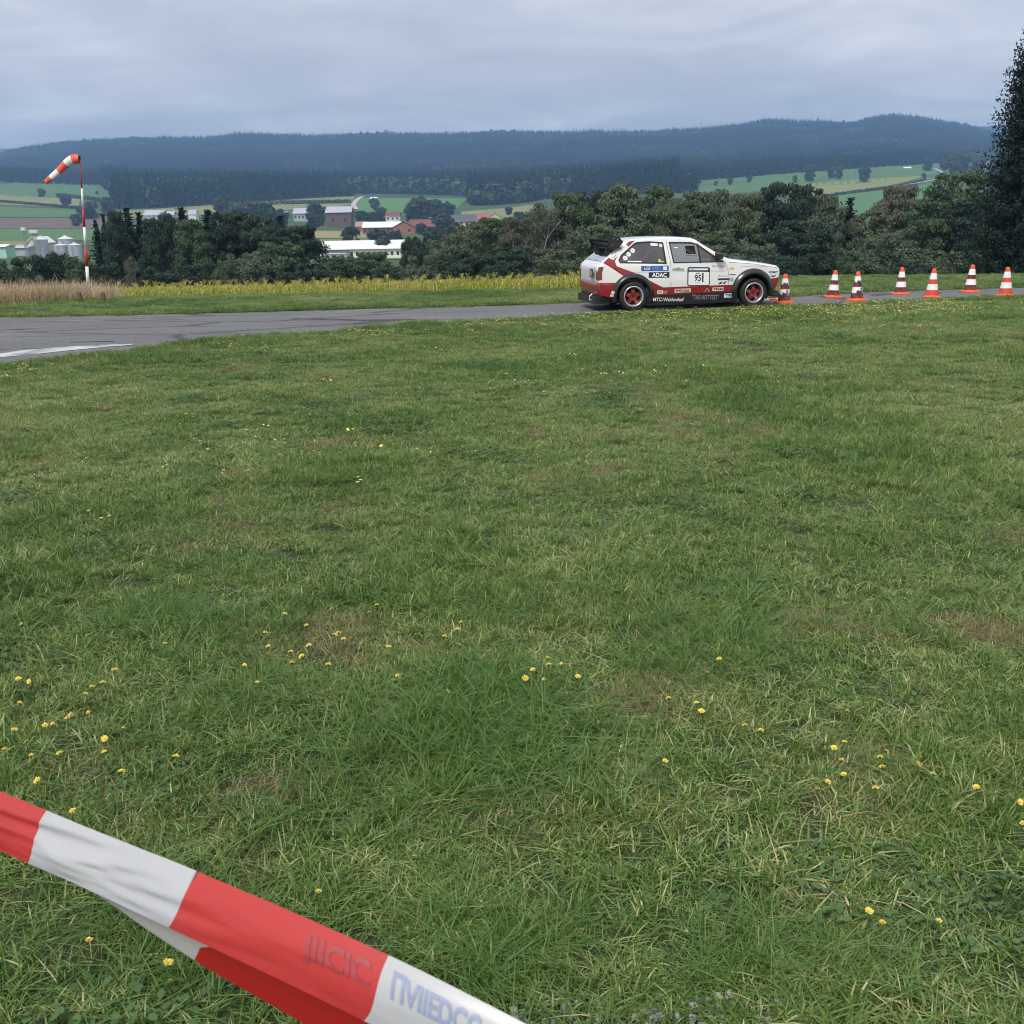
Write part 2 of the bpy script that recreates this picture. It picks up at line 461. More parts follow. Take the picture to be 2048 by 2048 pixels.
# ------------------------------------------------------------------ grass
def blades(name, n, size, hmin, hmax, wmin, wmax, lean, m, tlo=0.0, thi=1.0, tpow=1.0, curl=0.5, seed=0, clump=0):
    """one patch of n blades, each a bent strip: quad + quad + tip"""
    g = np.random.default_rng(seed)
    if clump:
        cc = g.uniform(-size / 2, size / 2, (clump, 2)); ci = g.integers(0, clump, n)
        base = cc[ci] + g.normal(0, size * 0.05, (n, 2))
    else:
        base = g.uniform(-size / 2, size / 2, (n, 2))
    h = hmin + (hmax - hmin) * g.beta(2, 2.5, n); w = g.uniform(wmin, wmax, n)
    az = g.uniform(0, 2 * np.pi, n); ln = np.abs(g.normal(0, lean, n)) + 0.08
    fa = g.uniform(0, 2 * np.pi, n)
    d = np.stack([np.cos(az), np.sin(az)], 1)
    s = np.stack([np.cos(fa), np.sin(fa)], 1)
    tint = tlo + (thi - tlo) * g.random(n) ** tpow
    lt = g.random(n) < 0.22; tint[lt] = np.clip(tint[lt] * .5 + .5, 0, 1); tint[~lt] *= .8
    V = np.zeros((n, 7, 3)); T = np.zeros((n, 7))
    for k, (t, ww) in enumerate(((0, 0.8), (0.38, 1.0), (0.74, 0.7), (1.0, 0))):
        up = h * (t - curl * 0.5 * t * t * np.minimum(ln, 1.2))
        out = h * (ln * t * 0.6 + curl * ln * t * t)
        cx_ = base + d * out[:, None]
        if k < 3:
            V[:, 2 * k, :2] = cx_ - s * (w * ww / 2)[:, None]; V[:, 2 * k + 1, :2] = cx_ + s * (w * ww / 2)[:, None]
            V[:, 2 * k, 2] = up; V[:, 2 * k + 1, 2] = up
        else:
            V[:, 6, :2] = cx_; V[:, 6, 2] = up
    T[:] = tint[:, None]
    o = (np.arange(n) * 7)[:, None]
    Q = np.concatenate([o + np.array([[0, 1, 3, 2]]), o + np.array([[2, 3, 5, 4]])])
    fcs = Q.tolist() + (o + np.array([[4, 5, 6]])).tolist()
    me = mesh(name, V.reshape(-1, 3), fcs, m)
    a = me.attributes.new('tint', 'FLOAT', 'POINT'); a.data.foreach_set('value', T.ravel())
    return me
def broad(name, n, size, rad, m, seed):
    g = np.random.default_rng(seed); vv = []; ff = []; tt = []
    for i in range(n):
        c = g.uniform(-size / 2, size / 2, 2); r = rad * g.uniform(0.6, 1.3); h = g.uniform(0.012, 0.05)
        a0 = g.uniform(0, 6.28); tlt = g.uniform(-0.6, 0.6, 2); k0 = len(vv); K = 6
        for k in range(K):
            a = a0 + k * 2 * math.pi / K; rr = r * (1.0 if k % 3 else 1.4)
            dx, dy = rr * math.cos(a), rr * math.sin(a)
            vv.append((c[0] + dx, c[1] + dy, h + dx * tlt[0] + dy * tlt[1]))
        ff.append(tuple(range(k0, k0 + K))); tt += [g.random() * 0.5] * K
    me = mesh(name, vv, ff, m)
    a = me.attributes.new('tint', 'FLOAT', 'POINT'); a.data.foreach_set('value', tt)
    return me
G_STOPS = [(0.0, (0.028, 0.085, 0.013)), (0.20, (0.070, 0.158, 0.024)), (0.46, (0.155, 0.255, 0.055)), (0.72, (0.34, 0.39, 0.14)), (1.0, (0.62, 0.55, 0.32))]
m_grass = leaf_mat('grass_blade', G_STOPS, patch=((0.35, 0.24), (1.6, 0.18), (9.0, 0.16)), tint=0.80, rnd=0.10, transl=0.25, rough=0.38, spec=0.5, off=0.04)
m_tuft = leaf_mat('grass_tuft', [(0.0, (0.055, 0.135, 0.024)), (0.5, (0.11, 0.22, 0.045)), (1.0, (0.26, 0.35, 0.13))], patch=((1.0, 0.15),), tint=0.7, rnd=0.2, transl=0.3, rough=0.4, spec=0.4)
m_dry = leaf_mat('dry_blade', [(0.0, (0.10, 0.10, 0.045)), (0.4, (0.24, 0.20, 0.10)), (1.0, (0.48, 0.39, 0.24))], patch=((1.0, 0.2),), tint=0.8, rnd=0.15, transl=0.2)
m_clover = leaf_mat('clover_leaf', [(0.0, (0.05, 0.11, 0.035)), (1.0, (0.12, 0.21, 0.08))], patch=((1.5, 0.2),), tint=1.2, rnd=0.2, transl=0.25, rough=0.5)
TS = 0.34
g_protos = [blades('lawn', 900, TS, 0.018, 0.062, 0.0022, 0.0056, 1.10, m_grass, tpow=1.25, seed=10 + k, curl=0.7, clump=(0, 60, 40, 0, 25)[k]) for k in range(5)]   # 0-4
g_protos += [blades('lawn_long', 620, TS, 0.035, 0.09, 0.0024, 0.0054, 1.0, m_grass, thi=0.75, tpow=1.3, seed=30 + k, curl=0.8, clump=22) for k in range(2)]               # 5-6
g_protos += [blades('tuft', 150, 0.36, 0.06, 0.20, 0.0028, 0.0060, 1.15, m_tuft, seed=40 + k, curl=0.8, clump=14) for k in range(3)]                                         # 7-9
g_protos += [blades('dry', 520, 0.30, 0.02, 0.06, 0.0015, 0.0032, 1.0, m_dry, seed=50 + k, curl=1.0) for k in range(2)]                                                      # 10-11
g_protos += [broad('clover', 240, 0.36, 0.0072, m_clover, 60 + k) for k in range(2)]                                                                                         # 12-13
def rosette(seed, n=11, L0=0.085, w0=0.017):
    g = np.random.default_rng(seed); vv = []; ff = []; tt = []
    for i in range(n):
        a = i * 2.4 + g.uniform(-.3, .3); L = L0 * g.uniform(.6, 1.25); w = w0 * g.uniform(.7, 1.2); b = len(vv); cl = g.random() * .8; dz = g.uniform(.15, .7)
        for k in range(5):
            t = k / 4; r = L * t; z = 0.012 + L * dz * math.sin(t * 2.2) * .6; ww = w * (0.25 + 1.6 * t - 1.75 * t * t) * (1 + (.25 if k % 2 else -.1))
            vv += [(r * math.cos(a) - ww * math.sin(a), r * math.sin(a) + ww * math.cos(a), z + .004), (r * math.cos(a) + ww * math.sin(a), r * math.sin(a) - ww * math.cos(a), z)]; tt += [cl, cl]
        for k in range(4): ff.append((b + 2 * k, b + 2 * k + 1, b + 2 * k + 3, b + 2 * k + 2))
    me = mesh('rosette', vv, ff, m_clover); q = me.attributes.new('tint', 'FLOAT', 'POINT'); q.data.foreach_set('value', tt); return me
g_protos += [rosette(70), rosette(71, 9, .11, .014), rosette(72, 13, .07, .02)]       # 14-16
def fbm(x, y, s, seed): return mnoise.noise(Vector((x * s, y * s, seed))) + 0.5 * mnoise.noise(Vector((x * s * 2.1, y * s * 2.1, seed + 9)))
pts, rots, scl, idx = [], [], [], []
def gput(x, y, i, s, zs=1.0, z=None):
    pts.append((x, y, H(x, y) - 0.004 if z is None else z)); rots.append((random.gauss(0, 0.06), random.gauss(0, 0.06), random.uniform(0, 6.283)))
    scl.append((s, s, s * zs)); idx.append(i)
step = 0.225
y = 1.6
GRAVEL = [P(1040, 2012), P(1750, 2030)]
while y < 29.5:
    yc_max = 29
    xw = 0.60 * y + 1.3
    x = -xw
    while x < xw:
        jx, jy = x + random.uniform(-.1, .1), y + random.uniform(-.1, .1)
        x += step
        yc = np.interp(jx, CX, CY)
        if jy < (1.93 if 0.05 < jx < 0.55 else 1.72) + 0.07 * mnoise.noise(Vector((jx * 6, 3.3, 0))): continue
        if jy > yc + 1.6 or on_road(jx, jy, 0.07): continue
        a = fbm(jx, jy, 0.55, 1.0); b = fbm(jx, jy, 0.9, 20.0); c = fbm(jx, jy, 1.4, 40.0)
        near_edge = np.interp(jx, NLX, NLY) - jy
        edge = (0 < near_edge < 0.55) or (0 < jy - np.interp(jx, FLX, FLY) < 0.6)
        far = jy > 8
        i = random.randint(5, 6) if (a > 0.28 or edge) and random.random() < 0.8 else random.randint(0, 4)
        gput(jx, jy, i, random.uniform(0.95, 1.2), random.uniform(0.75, 1.15) * (1 + 0.35 * max(a, -0.5)) * (1.15 if edge else 1))
        if b > 0.36 and random.random() < 0.75: gput(jx + random.uniform(-.1, .1), jy + random.uniform(-.1, .1), random.randint(10, 11), random.uniform(0.8, 1.3))
        elif random.random() < 0.05: gput(jx, jy, random.randint(10, 11), random.uniform(0.5, 0.8))
        if random.random() < 0.035 + (0.10 if fbm(jx, jy, 0.7, 77.0) > 0.3 else 0): gput(jx, jy, random.randint(14, 16), random.uniform(0.6, 1.15))
        if c > 0.42 and random.random() < 0.6: gput(jx, jy, random.randint(12, 13), random.uniform(0.8, 1.3))
        if random.random() < (0.02 + (0.10 if a > 0.25 else 0)) or (edge and random.random() < 0.05):
            gput(jx, jy, random.randint(7, 9), random.uniform(0.4, 0.8))
    y += step
# long tufts where the photograph shows them
for (px, row, n_, sp, s_) in [(960, 1400, 6, 0.16, 1.0), (1000, 1440, 6, 0.2, 1.0), (1120, 1500, 6, 0.2, 1.0), (800, 1540, 6, 0.22, 0.95), (1290, 1250, 5, 0.22, 0.95), (1400, 1290, 5, 0.25, 0.9),
                          (340, 1260, 8, 0.3, 0.9), (200, 1240, 4, 0.25, 0.8), (440, 1460, 5, 0.2, 0.8), (640, 1700, 4, 0.15, 0.7), (1000, 1850, 5, 0.2, 0.75), (200, 1900, 8, 0.2, 0.8),
                          (1640, 1260, 3, 0.3, 0.7), (950, 2000, 6, 0.2, 0.7), (1500, 1900, 6, 0.3, 0.65), (1850, 1950, 6, 0.3, 0.65)]:
    c = P(px, row)
    for k in range(n_): gput(c.x + random.gauss(0, sp), c.y + random.gauss(0, sp * 0.8), random.randint(7, 9), s_ * random.uniform(0.8, 1.15))
for (px, row, n_, sx, sy) in [(1060, 875, 26, .9, .25), (60, 830, 26, .7, .35), (590, 1250, 16, .35, .3), (860, 1330, 7, .12, .12), (1720, 1270, 12, .3, .2), (1690, 1560, 10, .2, .15), (740, 1450, 8, .2, .2), (1950, 1290, 8, .2, .2), (1290, 1420, 5, .12, .1), (950, 960, 16, .5, .3), (1900, 800, 24, .9, .5), (300, 1560, 9, .2, .15), (1000, 1640, 9, .3, .15), (700, 700, 30, 1.5, .4)]:
    c = P(px, row)
    for k in range(n_ * 2 // 5):
        gput(c.x + random.gauss(0, sx), c.y + random.gauss(0, sy), random.randint(10, 11), random.uniform(0.8, 1.2), 1.2)
# tuft that hides the foot of the fifth cone
c5 = P(1862, 600)
for k in range(5): gput(c5.x + random.uniform(-.3, .3), c5.y - 0.15 + random.uniform(-.05, .05), random.randint(7, 9), 0.42)
print('grass patches', len(pts))
scatter('grass', pts, rots, scl, idx, g_protos, 'short rough green lawn in front of and beyond the road')

# gravel showing at the bottom edge
m_stone = mat('gravel_stone', (0.20, 0.20, 0.205), 0.8, noise=(30, (0.42, 0.42, 0.43), 0.35, 0.7))
def stone(seed):
    g = np.random.default_rng(seed); t = (1 + 5 ** .5) / 2
    v = np.array([(-1, t, 0), (1, t, 0), (-1, -t, 0), (1, -t, 0), (0, -1, t), (0, 1, t), (0, -1, -t), (0, 1, -t), (t, 0, -1), (t, 0, 1), (-t, 0, -1), (-t, 0, 1)]) / 1.9
    v *= g.uniform(0.7, 1.25, (12, 1)) * np.array([1, 0.8, 0.5])
    f = [(0, 11, 5), (0, 5, 1), (0, 1, 7), (0, 7, 10), (0, 10, 11), (1, 5, 9), (5, 11, 4), (11, 10, 2), (10, 7, 6), (7, 1, 8), (3, 9, 4), (3, 4, 2), (3, 2, 6), (3, 6, 8), (3, 8, 9), (4, 9, 5), (2, 4, 11), (6, 2, 10), (8, 6, 7), (9, 8, 1)]
    return mesh('stone', v, f, m_stone)
gp, gr, gs, gi_ = [], [], [], []
for k in range(1100):
    x = random.uniform(-0.02, 0.62); yy = random.uniform(1.35, 1.96) + 0.05 * mnoise.noise(Vector((x * 5, 0, 0)))
    gp.append((x, yy, 0.004 + random.uniform(0, 0.012))); gr.append([random.uniform(0, 6.28) for _ in range(3)]); gs.append(random.uniform(0.004, 0.016)); gi_.append(random.randint(0, 3))
scatter('gravel', gp, gr, gs, gi_, [stone(k) for k in range(4)], 'grey gravel along the edge of the lawn at our feet')

# ------------------------------------------------------------------ yellow flowers
m_petal = mat('yellow_petal', (0.74, 0.56, 0.07), 0.6, noise=(60, (0.80, 0.68, 0.16), 0.4, 0.6))
m_stem = mat('flower_stem', (0.07, 0.12, 0.03), 0.6)
m_seed = mat('seed_head', (0.42, 0.36, 0.28), 0.9)
def flower_meshes(seed, tilt, hgt=0.075):
    g = np.random.default_rng(seed); v = []; f = []
    for ring, (n_, r, z, w) in enumerate(((17, 0.0135, 0.001, 0.0028), (13, 0.0095, 0.0035, 0.0026), (8, 0.005, 0.0055, 0.0022))):
        for k in range(n_):
            a = 2 * math.pi * k / n_ + g.uniform(-.12, .12) + ring; rr = r * g.uniform(0.85, 1.15); up = g.uniform(-.002, .003)
            ca, sa = math.cos(a), math.sin(a); b = len(v)
            v += [(0.001 * ca, 0.001 * sa, z - .002), (rr * .6 * ca - w * sa, rr * .6 * sa + w * ca, z), (rr * ca, rr * sa, z + up), (rr * .6 * ca + w * sa, rr * .6 * sa - w * ca, z)]
            f.append((b, b + 1, b + 2, b + 3))
    M = Matrix.Translation((0, 0, hgt)) @ Matrix.Rotation(tilt, 4, 'X')
    head = mesh('flower_head', [tuple(M @ Vector(q)) for q in v], f, m_petal)
    mb = MB(); mb.tube([(0.01, 0.005, 0), (0.004, 0.0, hgt * .5), (0, 0, hgt)], [0.0014, 0.0011, 0.0012], 5)
    mb.lathe([(0.0012, hgt - .007), (0.0042, hgt - .005), (0.0038, hgt)], 7)
    st = mesh('stem', mb.v, mb.f, m_stem)
    return head, st
FLW = [(118, 132), (938, 92), (912, 240), (632, 385), (100, 435), (160, 450), (510, 478), (568, 455), (472, 518), (560, 580), (110, 567), (488, 622), (372, 650), (388, 634), (248, 692), (290, 684), (78, 716), (145, 782), (25, 824), (172, 858), (328, 845), (578, 765), (682, 708), (670, 945), (970, 862), (205, 995), (400, 1163), (575, 840),
       (1572, 76), (1830, 48), (1465, 180), (1480, 256), (1605, 285), (1664, 310), (1612, 344), (1705, 250), (1850, 190), (1895, 215), (1350, 360), (1420, 455), (1812, 355), (1735, 343), (1868, 180), (1690, 140)]
fl = [(u / 2.76, 1200 + v / 2.76) for u, v in FLW]
fl += [(1300 + u / 2.583, 1100 + v / 2.583) for u, v in [(358, 562), (298, 636), (95, 765), (240, 790), (265, 832), (325, 865), (490, 905), (572, 932), (1188, 778), (1585, 828), (1018, 832), (1004, 992), (950, 1022), (1222, 1040), (1188, 1070), (990, 1085), (1198, 1120), (1386, 1105), (1464, 1157), (1000, 1160), (918, 1198), (865, 1238), (1165, 1230), (1685, 1226), (78, 1090), (1915, 1303), (1925, 1412)]]
fl += [(600 + u / 2.415, 1150 + v / 2.415) for u, v in [(370, 145), (335, 180), (155, 162), (778, 228), (760, 262), (178, 290), (248, 308), (40, 342), (428, 346), (470, 486), (715, 562), (1197, 400), (1262, 430), (1124, 457), (1090, 498), (1200, 432), (1178, 505), (1342, 490), (1232, 472), (700, 296), (210, 310), (10, 395), (138, 430)]]
fl += [(637, 1783), (178, 1880), (336, 1925), (342, 1962), (1765, 1845), (1878, 1842), (1738, 1822)]
WORDS_A = ['near the tape', 'in the dry patch', 'in the dense clump', 'in the open lawn']
protos_f = [flower_meshes(s, t, h_) for s, t, h_ in ((1, 0.25, .085), (2, 0.6, .07), (3, -0.2, .10), (4, 0.1, .075))]
def zone(px, row):
    if row > 1750: return 'in the grass close by the tape' if px < 700 else 'near the gravel edge'
    if px < 260: return 'in the group above the tape'
    if px < 460: return 'beside the left tuft'
    if px < 900: return 'in the brownish patch'
    if px < 1250: return 'beyond the central tuft'
    if px < 1450: return 'right of the central tuft'
    return 'in the lower right clump'
ZN = {}
for q in fl: ZN.setdefault(zone(*q), []).append(q)
for k_ in ZN: ZN[k_].sort()
def ordn(n): return '%d%s' % (n, 'th' if 10 < n % 100 < 14 else {1: 'st', 2: 'nd', 3: 'rd'}.get(n % 10, 'th'))
for i, (px, row) in enumerate(fl):
    h_, s_ = protos_f[i % 4]
    hh = (0.085, 0.07, 0.10, 0.075)[i % 4]
    p = P(px, row, hh)
    t = empty('yellow_flower', (p.x, p.y, 0), random.uniform(0, 6.28))
    sc_ = random.uniform(0.65, 1.05); t.scale = (sc_, sc_, 1)
    link('flower_head', h_, t); link('stem', s_, t)
    tag(t, ordn(ZN[zone(px, row)].index((px, row)) + 1) + ' yellow flower from the left ' + zone(px, row), 'flower', 'yellow flowers dotted over the lawn')
# the countless far ones
def speck(seed, big):
    g = np.random.default_rng(seed); v = []; f = []
    for k in range(3):
        x, yy = g.normal(0, 0.05, 2); z = g.uniform(.05, .10); r = g.uniform(.007, .013); b = len(v); tl = g.uniform(-.3, .3)
        for q in range(6):
            a = q * math.pi / 3; v.append((x + r * math.cos(a), yy + r * math.sin(a), z + tl * r * math.cos(a)))
        f.append(tuple(range(b, b + 6)))
    return mesh('blossoms', v, f, m_petal)
fp, fr, fs, fi = [], [], [], []
def fput(px, row, n_, sx, sy):
    for k in range(n_):
        q = P(px + random.gauss(0, sx), row + random.gauss(0, sy))
        if on_road(q.x, q.y, .1): continue
        fp.append((q.x, q.y, H(q.x, q.y))); fr.append((0, 0, random.uniform(0, 6.28))); fs.append(random.uniform(.8, 1.2)); fi.append(random.randint(0, 3))
fput(1700, 622, 650, 200, 9); fput(1350, 632, 350, 150, 7); fput(1250, 650, 60, 150, 12); fput(1650, 650, 50, 200, 14)
fput(1000, 650, 60, 90, 7); fput(740, 672, 70, 90, 5); fput(520, 705, 30, 60, 7); fput(50, 748, 25, 40, 6); fput(1900, 610, 120, 120, 6)
fput(600, 600, 30, 300, 8); fput(1750, 570, 40, 150, 8); fput(1200, 760, 40, 300, 40); fput(500, 890, 30, 250, 60); fput(1500, 640, 150, 300, 20)
scatter('wildflowers', fp, fr, fs, fi, [speck(s, 1) for s in range(4)], 'yellow wildflowers speckled through the far grass by the road')
print('far flowers', len(fp))

# ------------------------------------------------------------------ reeds and maize beyond the crest
m_reed = leaf_mat('dry_reed', [(0.0, (0.26, 0.19, 0.12)), (0.5, (0.48, 0.37, 0.24)), (1.0, (0.68, 0.58, 0.42))], patch=((1.2, 0.15),), tint=0.9, rnd=0.15, transl=0.2)
m_maize = leaf_mat('maize_leaf', [(0.0, (0.10, 0.17, 0.035)), (0.45, (0.20, 0.27, 0.05)), (0.8, (0.38, 0.40, 0.06)), (1.0, (0.54, 0.48, 0.15))], patch=((0.5, 0.15),), tint=0.8, rnd=0.25, transl=0.3, off=0.02)
def reed(seed):
    m1 = blades('reed', 40, 0.34, 0.20, 0.66, 0.005, 0.012, 0.60, m_reed, seed=seed, curl=0.55)
    return m1
rp, rr_, rs, ri = [], [], [], []
for k in range(1300):
    px = random.uniform(-500, 236); 
    if px > 165 and random.random() < (px - 165) / 75: continue
    t = random.random()
    q = P(px, 609); yy = np.interp(q.x, CX, CY) + 0.15 + t * 3.2; x = q.x * yy / q.y
    rp.append((x, yy, H(x, yy) - .02)); rr_.append((random.gauss(0, .12), -0.22 + random.gauss(0, .15), random.uniform(0, 6.28))); s = random.uniform(.75, 1.12); rs.append((s, s, s)); ri.append(random.randint(0, 3))
scatter('reeds', rp, rr_, rs, ri, [reed(80 + k) for k in range(4)], 'dry straw coloured tall grass at the left beyond the road')
def maize(seed):
    g = np.random.default_rng(seed); v = []; f = []; tt = []
    mb = MB(); mb.tube([(0, 0, 0), (.01, 0, 1.0), (0.0, .01, 1.85)], [.014, .011, .005], 5, caps=False)
    v += mb.v; f += mb.f; tt += [0.25] * len(mb.v)
    for k in range(13):
        z0 = 0.25 + k * 0.12; az = (k % 2) * math.pi + g.uniform(-.7, .7); L = g.uniform(.45, .75) * (1.0 if k < 10 else .7); w = .055
        b = len(v); cl = min(1, 0.25 + 0.5 * k / 13 + g.uniform(-.25, .3)); n_ = 5
        for q in range(n_ + 1):
            t = q / n_; r = L * (t ** 0.9) * .85; z = z0 + L * (0.75 * t - 1.0 * t * t) ; ww = w * (1 - t ** 2) * .5
            px_, py_ = r * math.cos(az), r * math.sin(az)
            v += [(px_ - ww * math.sin(az), py_ + ww * math.cos(az), z), (px_ + ww * math.sin(az), py_ - ww * math.cos(az), z)]
            tt += [cl, cl]
        for q in range(n_): f.append((b + 2 * q, b + 2 * q + 1, b + 2 * q + 3, b + 2 * q + 2))
    for k in range(9):   # tassel
        az = g.uniform(0, 6.28); b = len(v); r = g.uniform(.04, .11)
        for q, (rr, zz) in enumerate(((0, 1.8), (r, 1.95), (r * 1.6, 2.02))):
            v += [(rr * math.cos(az) - .006, rr * math.sin(az), zz), (rr * math.cos(az) + .006, rr * math.sin(az), zz)]; tt += [1, 1]
        f += [(b, b + 1, b + 3, b + 2), (b + 2, b + 3, b + 5, b + 4)]
    me = mesh('maize', v, f, m_maize); a = me.attributes.new('tint', 'FLOAT', 'POINT'); a.data.foreach_set('value', tt); return me
cp_, cr_, cs_, ci_ = [], [], [], []
for r in range(15):
    Y = 46 + r * 0.75
    xa, xb = D(-700 if r < 0 else 205, 440, Y).x, D(1290, 425, Y).x
    x = xa
    while x < xb:
        x += 0.11
        if random.random() < .1: continue
        xx, yy = x + random.uniform(-.04, .04), Y + random.uniform(-.06, .06)
        cp_.append((xx, yy, H(xx, yy))); cr_.append((random.gauss(0, .05), random.gauss(0, .05), random.uniform(0, 6.28))); cs_.append(random.uniform(.84, 1.0)); ci_.append(random.randint(0, 4))
scatter('maize_crop', cp_, cr_, cs_, ci_, [maize(k) for k in range(5)], 'band of yellowing maize standing below the far verge')

# ------------------------------------------------------------------ windsock
m_red = mat('red_paint', (0.42, 0.035, 0.03), 0.5); m_white = mat('white_paint', (0.78, 0.78, 0.77), 0.5)
m_redcloth = mat('red_cloth', (0.80, 0.12, 0.075), 0.75, bump=0.4, bscale=9); m_whitecloth = mat('white_cloth', (0.80, 0.79, 0.78), 0.75, bump=0.4, bscale=9)
m_steel = mat('grey_steel', (0.35, 0.36, 0.38), 0.4, metal=0.7)
WY = 45.0
def wpt(px, row, dy=0.0): return D(px, row, WY + dy)
base = wpt(177, 640); bz = H(base.x, base.y); 
wind = empty('windsock', (base.x, base.y, bz)); wo = Vector((base.x, base.y, bz))
tag(wind, 'red and white striped windsock drooping from a banded leaning pole', 'windsock')
def wz(px, row): return D(px, row, WY) - wo
segs = [((163.6, 377), (166, 417), 1), ((166, 417), (168.5, 454), 0), ((168.5, 454), (171, 494), 1), ((171, 494), (173.8, 533), 0), ((173.8, 533), (176.5, 573), 1), ((176.5, 573), (179, 620), 0)]
for i, (a, b, c) in enumerate(segs):
    mb = MB(); r0 = 0.038 + 0.007 * i; mb.tube([wz(*b), wz(*a)], [r0 + .007, r0], 14); mb.build('pole_band', [m_white if c else m_red], wind, True)
mb = MB(); mb.tube([Vector((wz(179, 620).x, 0, -.2)), wz(179, 620)], [.09, .085], 12); mb.build('pole_foot', m_steel, wind, True)
mb = MB(); mb.tube([wz(163.6, 378), wz(161.5, 350), wz(160.0, 318)], [.03, .022, .018], 10); mb.build('mast_top', m_red, wind, True)
sc_pts = [(1185, 345, 96), (1120, 335, 108), (1030, 350, 106), (950, 388, 98), (870, 455, 92), (780, 545, 84), (690, 635, 76), (600, 715, 70), (500, 795, 62), (430, 850, 56), (378, 895, 52)]
spx = [(60 + u / 12.07, 290 + v / 12.07, r / 12.07) for u, v, r in sc_pts]
K = 20
S3 = [wz(a, b) for a, b, _ in spx]; SR = [r / F * WY / 1.04 for _, _, r in spx]
def sock_ring(i):
    p = S3[i]; t = (S3[min(i + 1, len(S3) - 1)] - S3[max(i - 1, 0)]).normalized(); a = Vector((0, 1, 0)); b = t.cross(a).normalized()
    out = []
    for k in range(K):
        an = 2 * math.pi * k / K; w = 1 + 0.05 * math.sin(3 * an + i) * (i > 1)
        out.append(p + (a * math.cos(an) * (1 - 0.03 * i) + b * math.sin(an)) * SR[i] * w)
    return out
for nm, i0, i1, c in (('sock_band', 0, 2, 0), ('sock_band', 2, 4, 1), ('sock_band', 4, 6, 0), ('sock_band', 6, 8, 1), ('sock_band', 8, 10, 0)):
    v = []; f = []
    for i in range(i0, i1 + 1): v += sock_ring(i)
    for i in range(i1 - i0):
        for k in range(K): f.append((i * K + k, i * K + (k + 1) % K, (i + 1) * K + (k + 1) % K, (i + 1) * K + k))
    o = obj(nm, v, f, m_whitecloth if c else m_redcloth, wind, True)
    if i0 == 0: o['label'] = 'red mouth of the windsock'
mb = MB()
rg = sock_ring(0); mb.tube(rg + [rg[0]], .012, 6, caps=False); mb.tube([rg[0], wz(160.2, 322)], .012, 6); mb.tube([rg[K // 2], wz(160.2, 326)], .012, 6)
mb.build('hoop', m_steel, wind, True)

# low marker posts in the dry grass
m_post = mat('weathered_wood', (0.10, 0.07, 0.045), 0.9, noise=(12, (0.16, 0.12, 0.08), 0.4, 0.7))
for px, lab in ((161, 'short dark wooden post in the dry grass left of the windsock pole'), (208, 'short dark wooden post where the dry grass meets the maize')):
    q = P(px, 607.5); mb = MB(); mb.box(-.035, .035, -.035, .035, -.1, .24); mb.add([(-.035, -.035, .24), (.035, -.035, .24), (.035, .035, .24), (-.035, .035, .24), (0, 0, .27)], [(0, 1, 4), (1, 2, 4), (2, 3, 4), (3, 0, 4)])
    o = mb.build('marker_post', m_post); o.location = (q.x, q.y, H(q.x, q.y)); tag(o, lab, 'post', 'short posts in the dry grass')
m_rag = mat('pale_rag', (0.72, 0.72, 0.68), 0.8)

# ------------------------------------------------------------------ cones
m_orange = mat('orange_rubber', (0.66, 0.105, 0.03), 0.55, noise=(18, (0.62, 0.09, 0.03), 0.45, 0.75))
m_cred = mat('signal_red_band', (0.62, 0.06, 0.03), 0.5)
m_cwhite = mat('reflective_white', (0.80, 0.80, 0.80), 0.35, noise=(25, (0.62, 0.61, 0.6), 0.55, 0.8))
def smudge_mat(name, col, lo, hi):
    return mat(name, (0.03, 0.03, 0.033), 0.7, noise=(9, col, lo, hi))
m_cwhite_d = smudge_mat('scuffed_white', (0.78, 0.78, 0.78), 0.42, 0.50); m_cred_d = smudge_mat('scuffed_red', (0.30, 0.03, 0.02), 0.40, 0.55)
def cr_at(z): return 0.112 - (z - 0.03) / 0.47 * 0.080
def band_prof(z0, z1, off=0.0, n_=4): return [(cr_at(z0 + (z1 - z0) * i / n_) + off, z0 + (z1 - z0) * i / n_) for i in range(n_ + 1)]
def make_cone(name, dirty):
    t = empty(name)
    mb = MB(); a, c = .15, .035
    def ringp(s, z, cc): return [(s - cc, -s, z), (s, -s + cc, z), (s, s - cc, z), (s - cc, s, z), (-s + cc, s, z), (-s, s - cc, z), (-s, -s + cc, z), (-s + cc, -s, z)]
    v = ringp(a, 0.0, c) + ringp(a, .018, c) + ringp(a - .02, .03, c)
    f = [(i + k * 8, (i + 1) % 8 + k * 8, (i + 1) % 8 + (k + 1) * 8, i + (k + 1) * 8) for k in (0, 1) for i in range(8)] + [tuple(range(16, 24)), tuple(range(7, -1, -1))]
    mb.add(v, f); mb.build('base', m_orange, t)
    mb = MB(); prof = [(cr_at(0.03) + .012, .028), (cr_at(.045), .05)] + band_prof(0.06, 0.47, 0, 10) + [(.034, .482), (.029, .492), (.018, .497), (.012, .492)]
    mb.lathe(prof, 28); mb.build('shell', m_orange, t, True)
    mb = MB(); mb.lathe([(cr_at(.04), .04)] + band_prof(.045, .135, .0020), 28); mb.build('red_band', m_cred_d if dirty else m_cred, t, True)
    mb = MB(); mb.lathe(band_prof(.137, .238, .0025), 28); mb.build('white_band', m_cwhite_d if dirty > 1 else m_cwhite, t, True)
    mb = MB(); mb.lathe(band_prof(.24, .315, .0020), 28); mb.build('red_band', m_cred_d if dirty else m_cred, t, True)
    mb = MB(); mb.lathe(band_prof(.317, .42, .0025), 28); mb.build('white_band', m_cwhite_d if dirty > 1 else m_cwhite, t, True)
    return t
clean, dirty1, dirty2 = make_cone('traffic_cone', 0), make_cone('traffic_cone', 1), make_cone('traffic_cone', 2)
used = set()
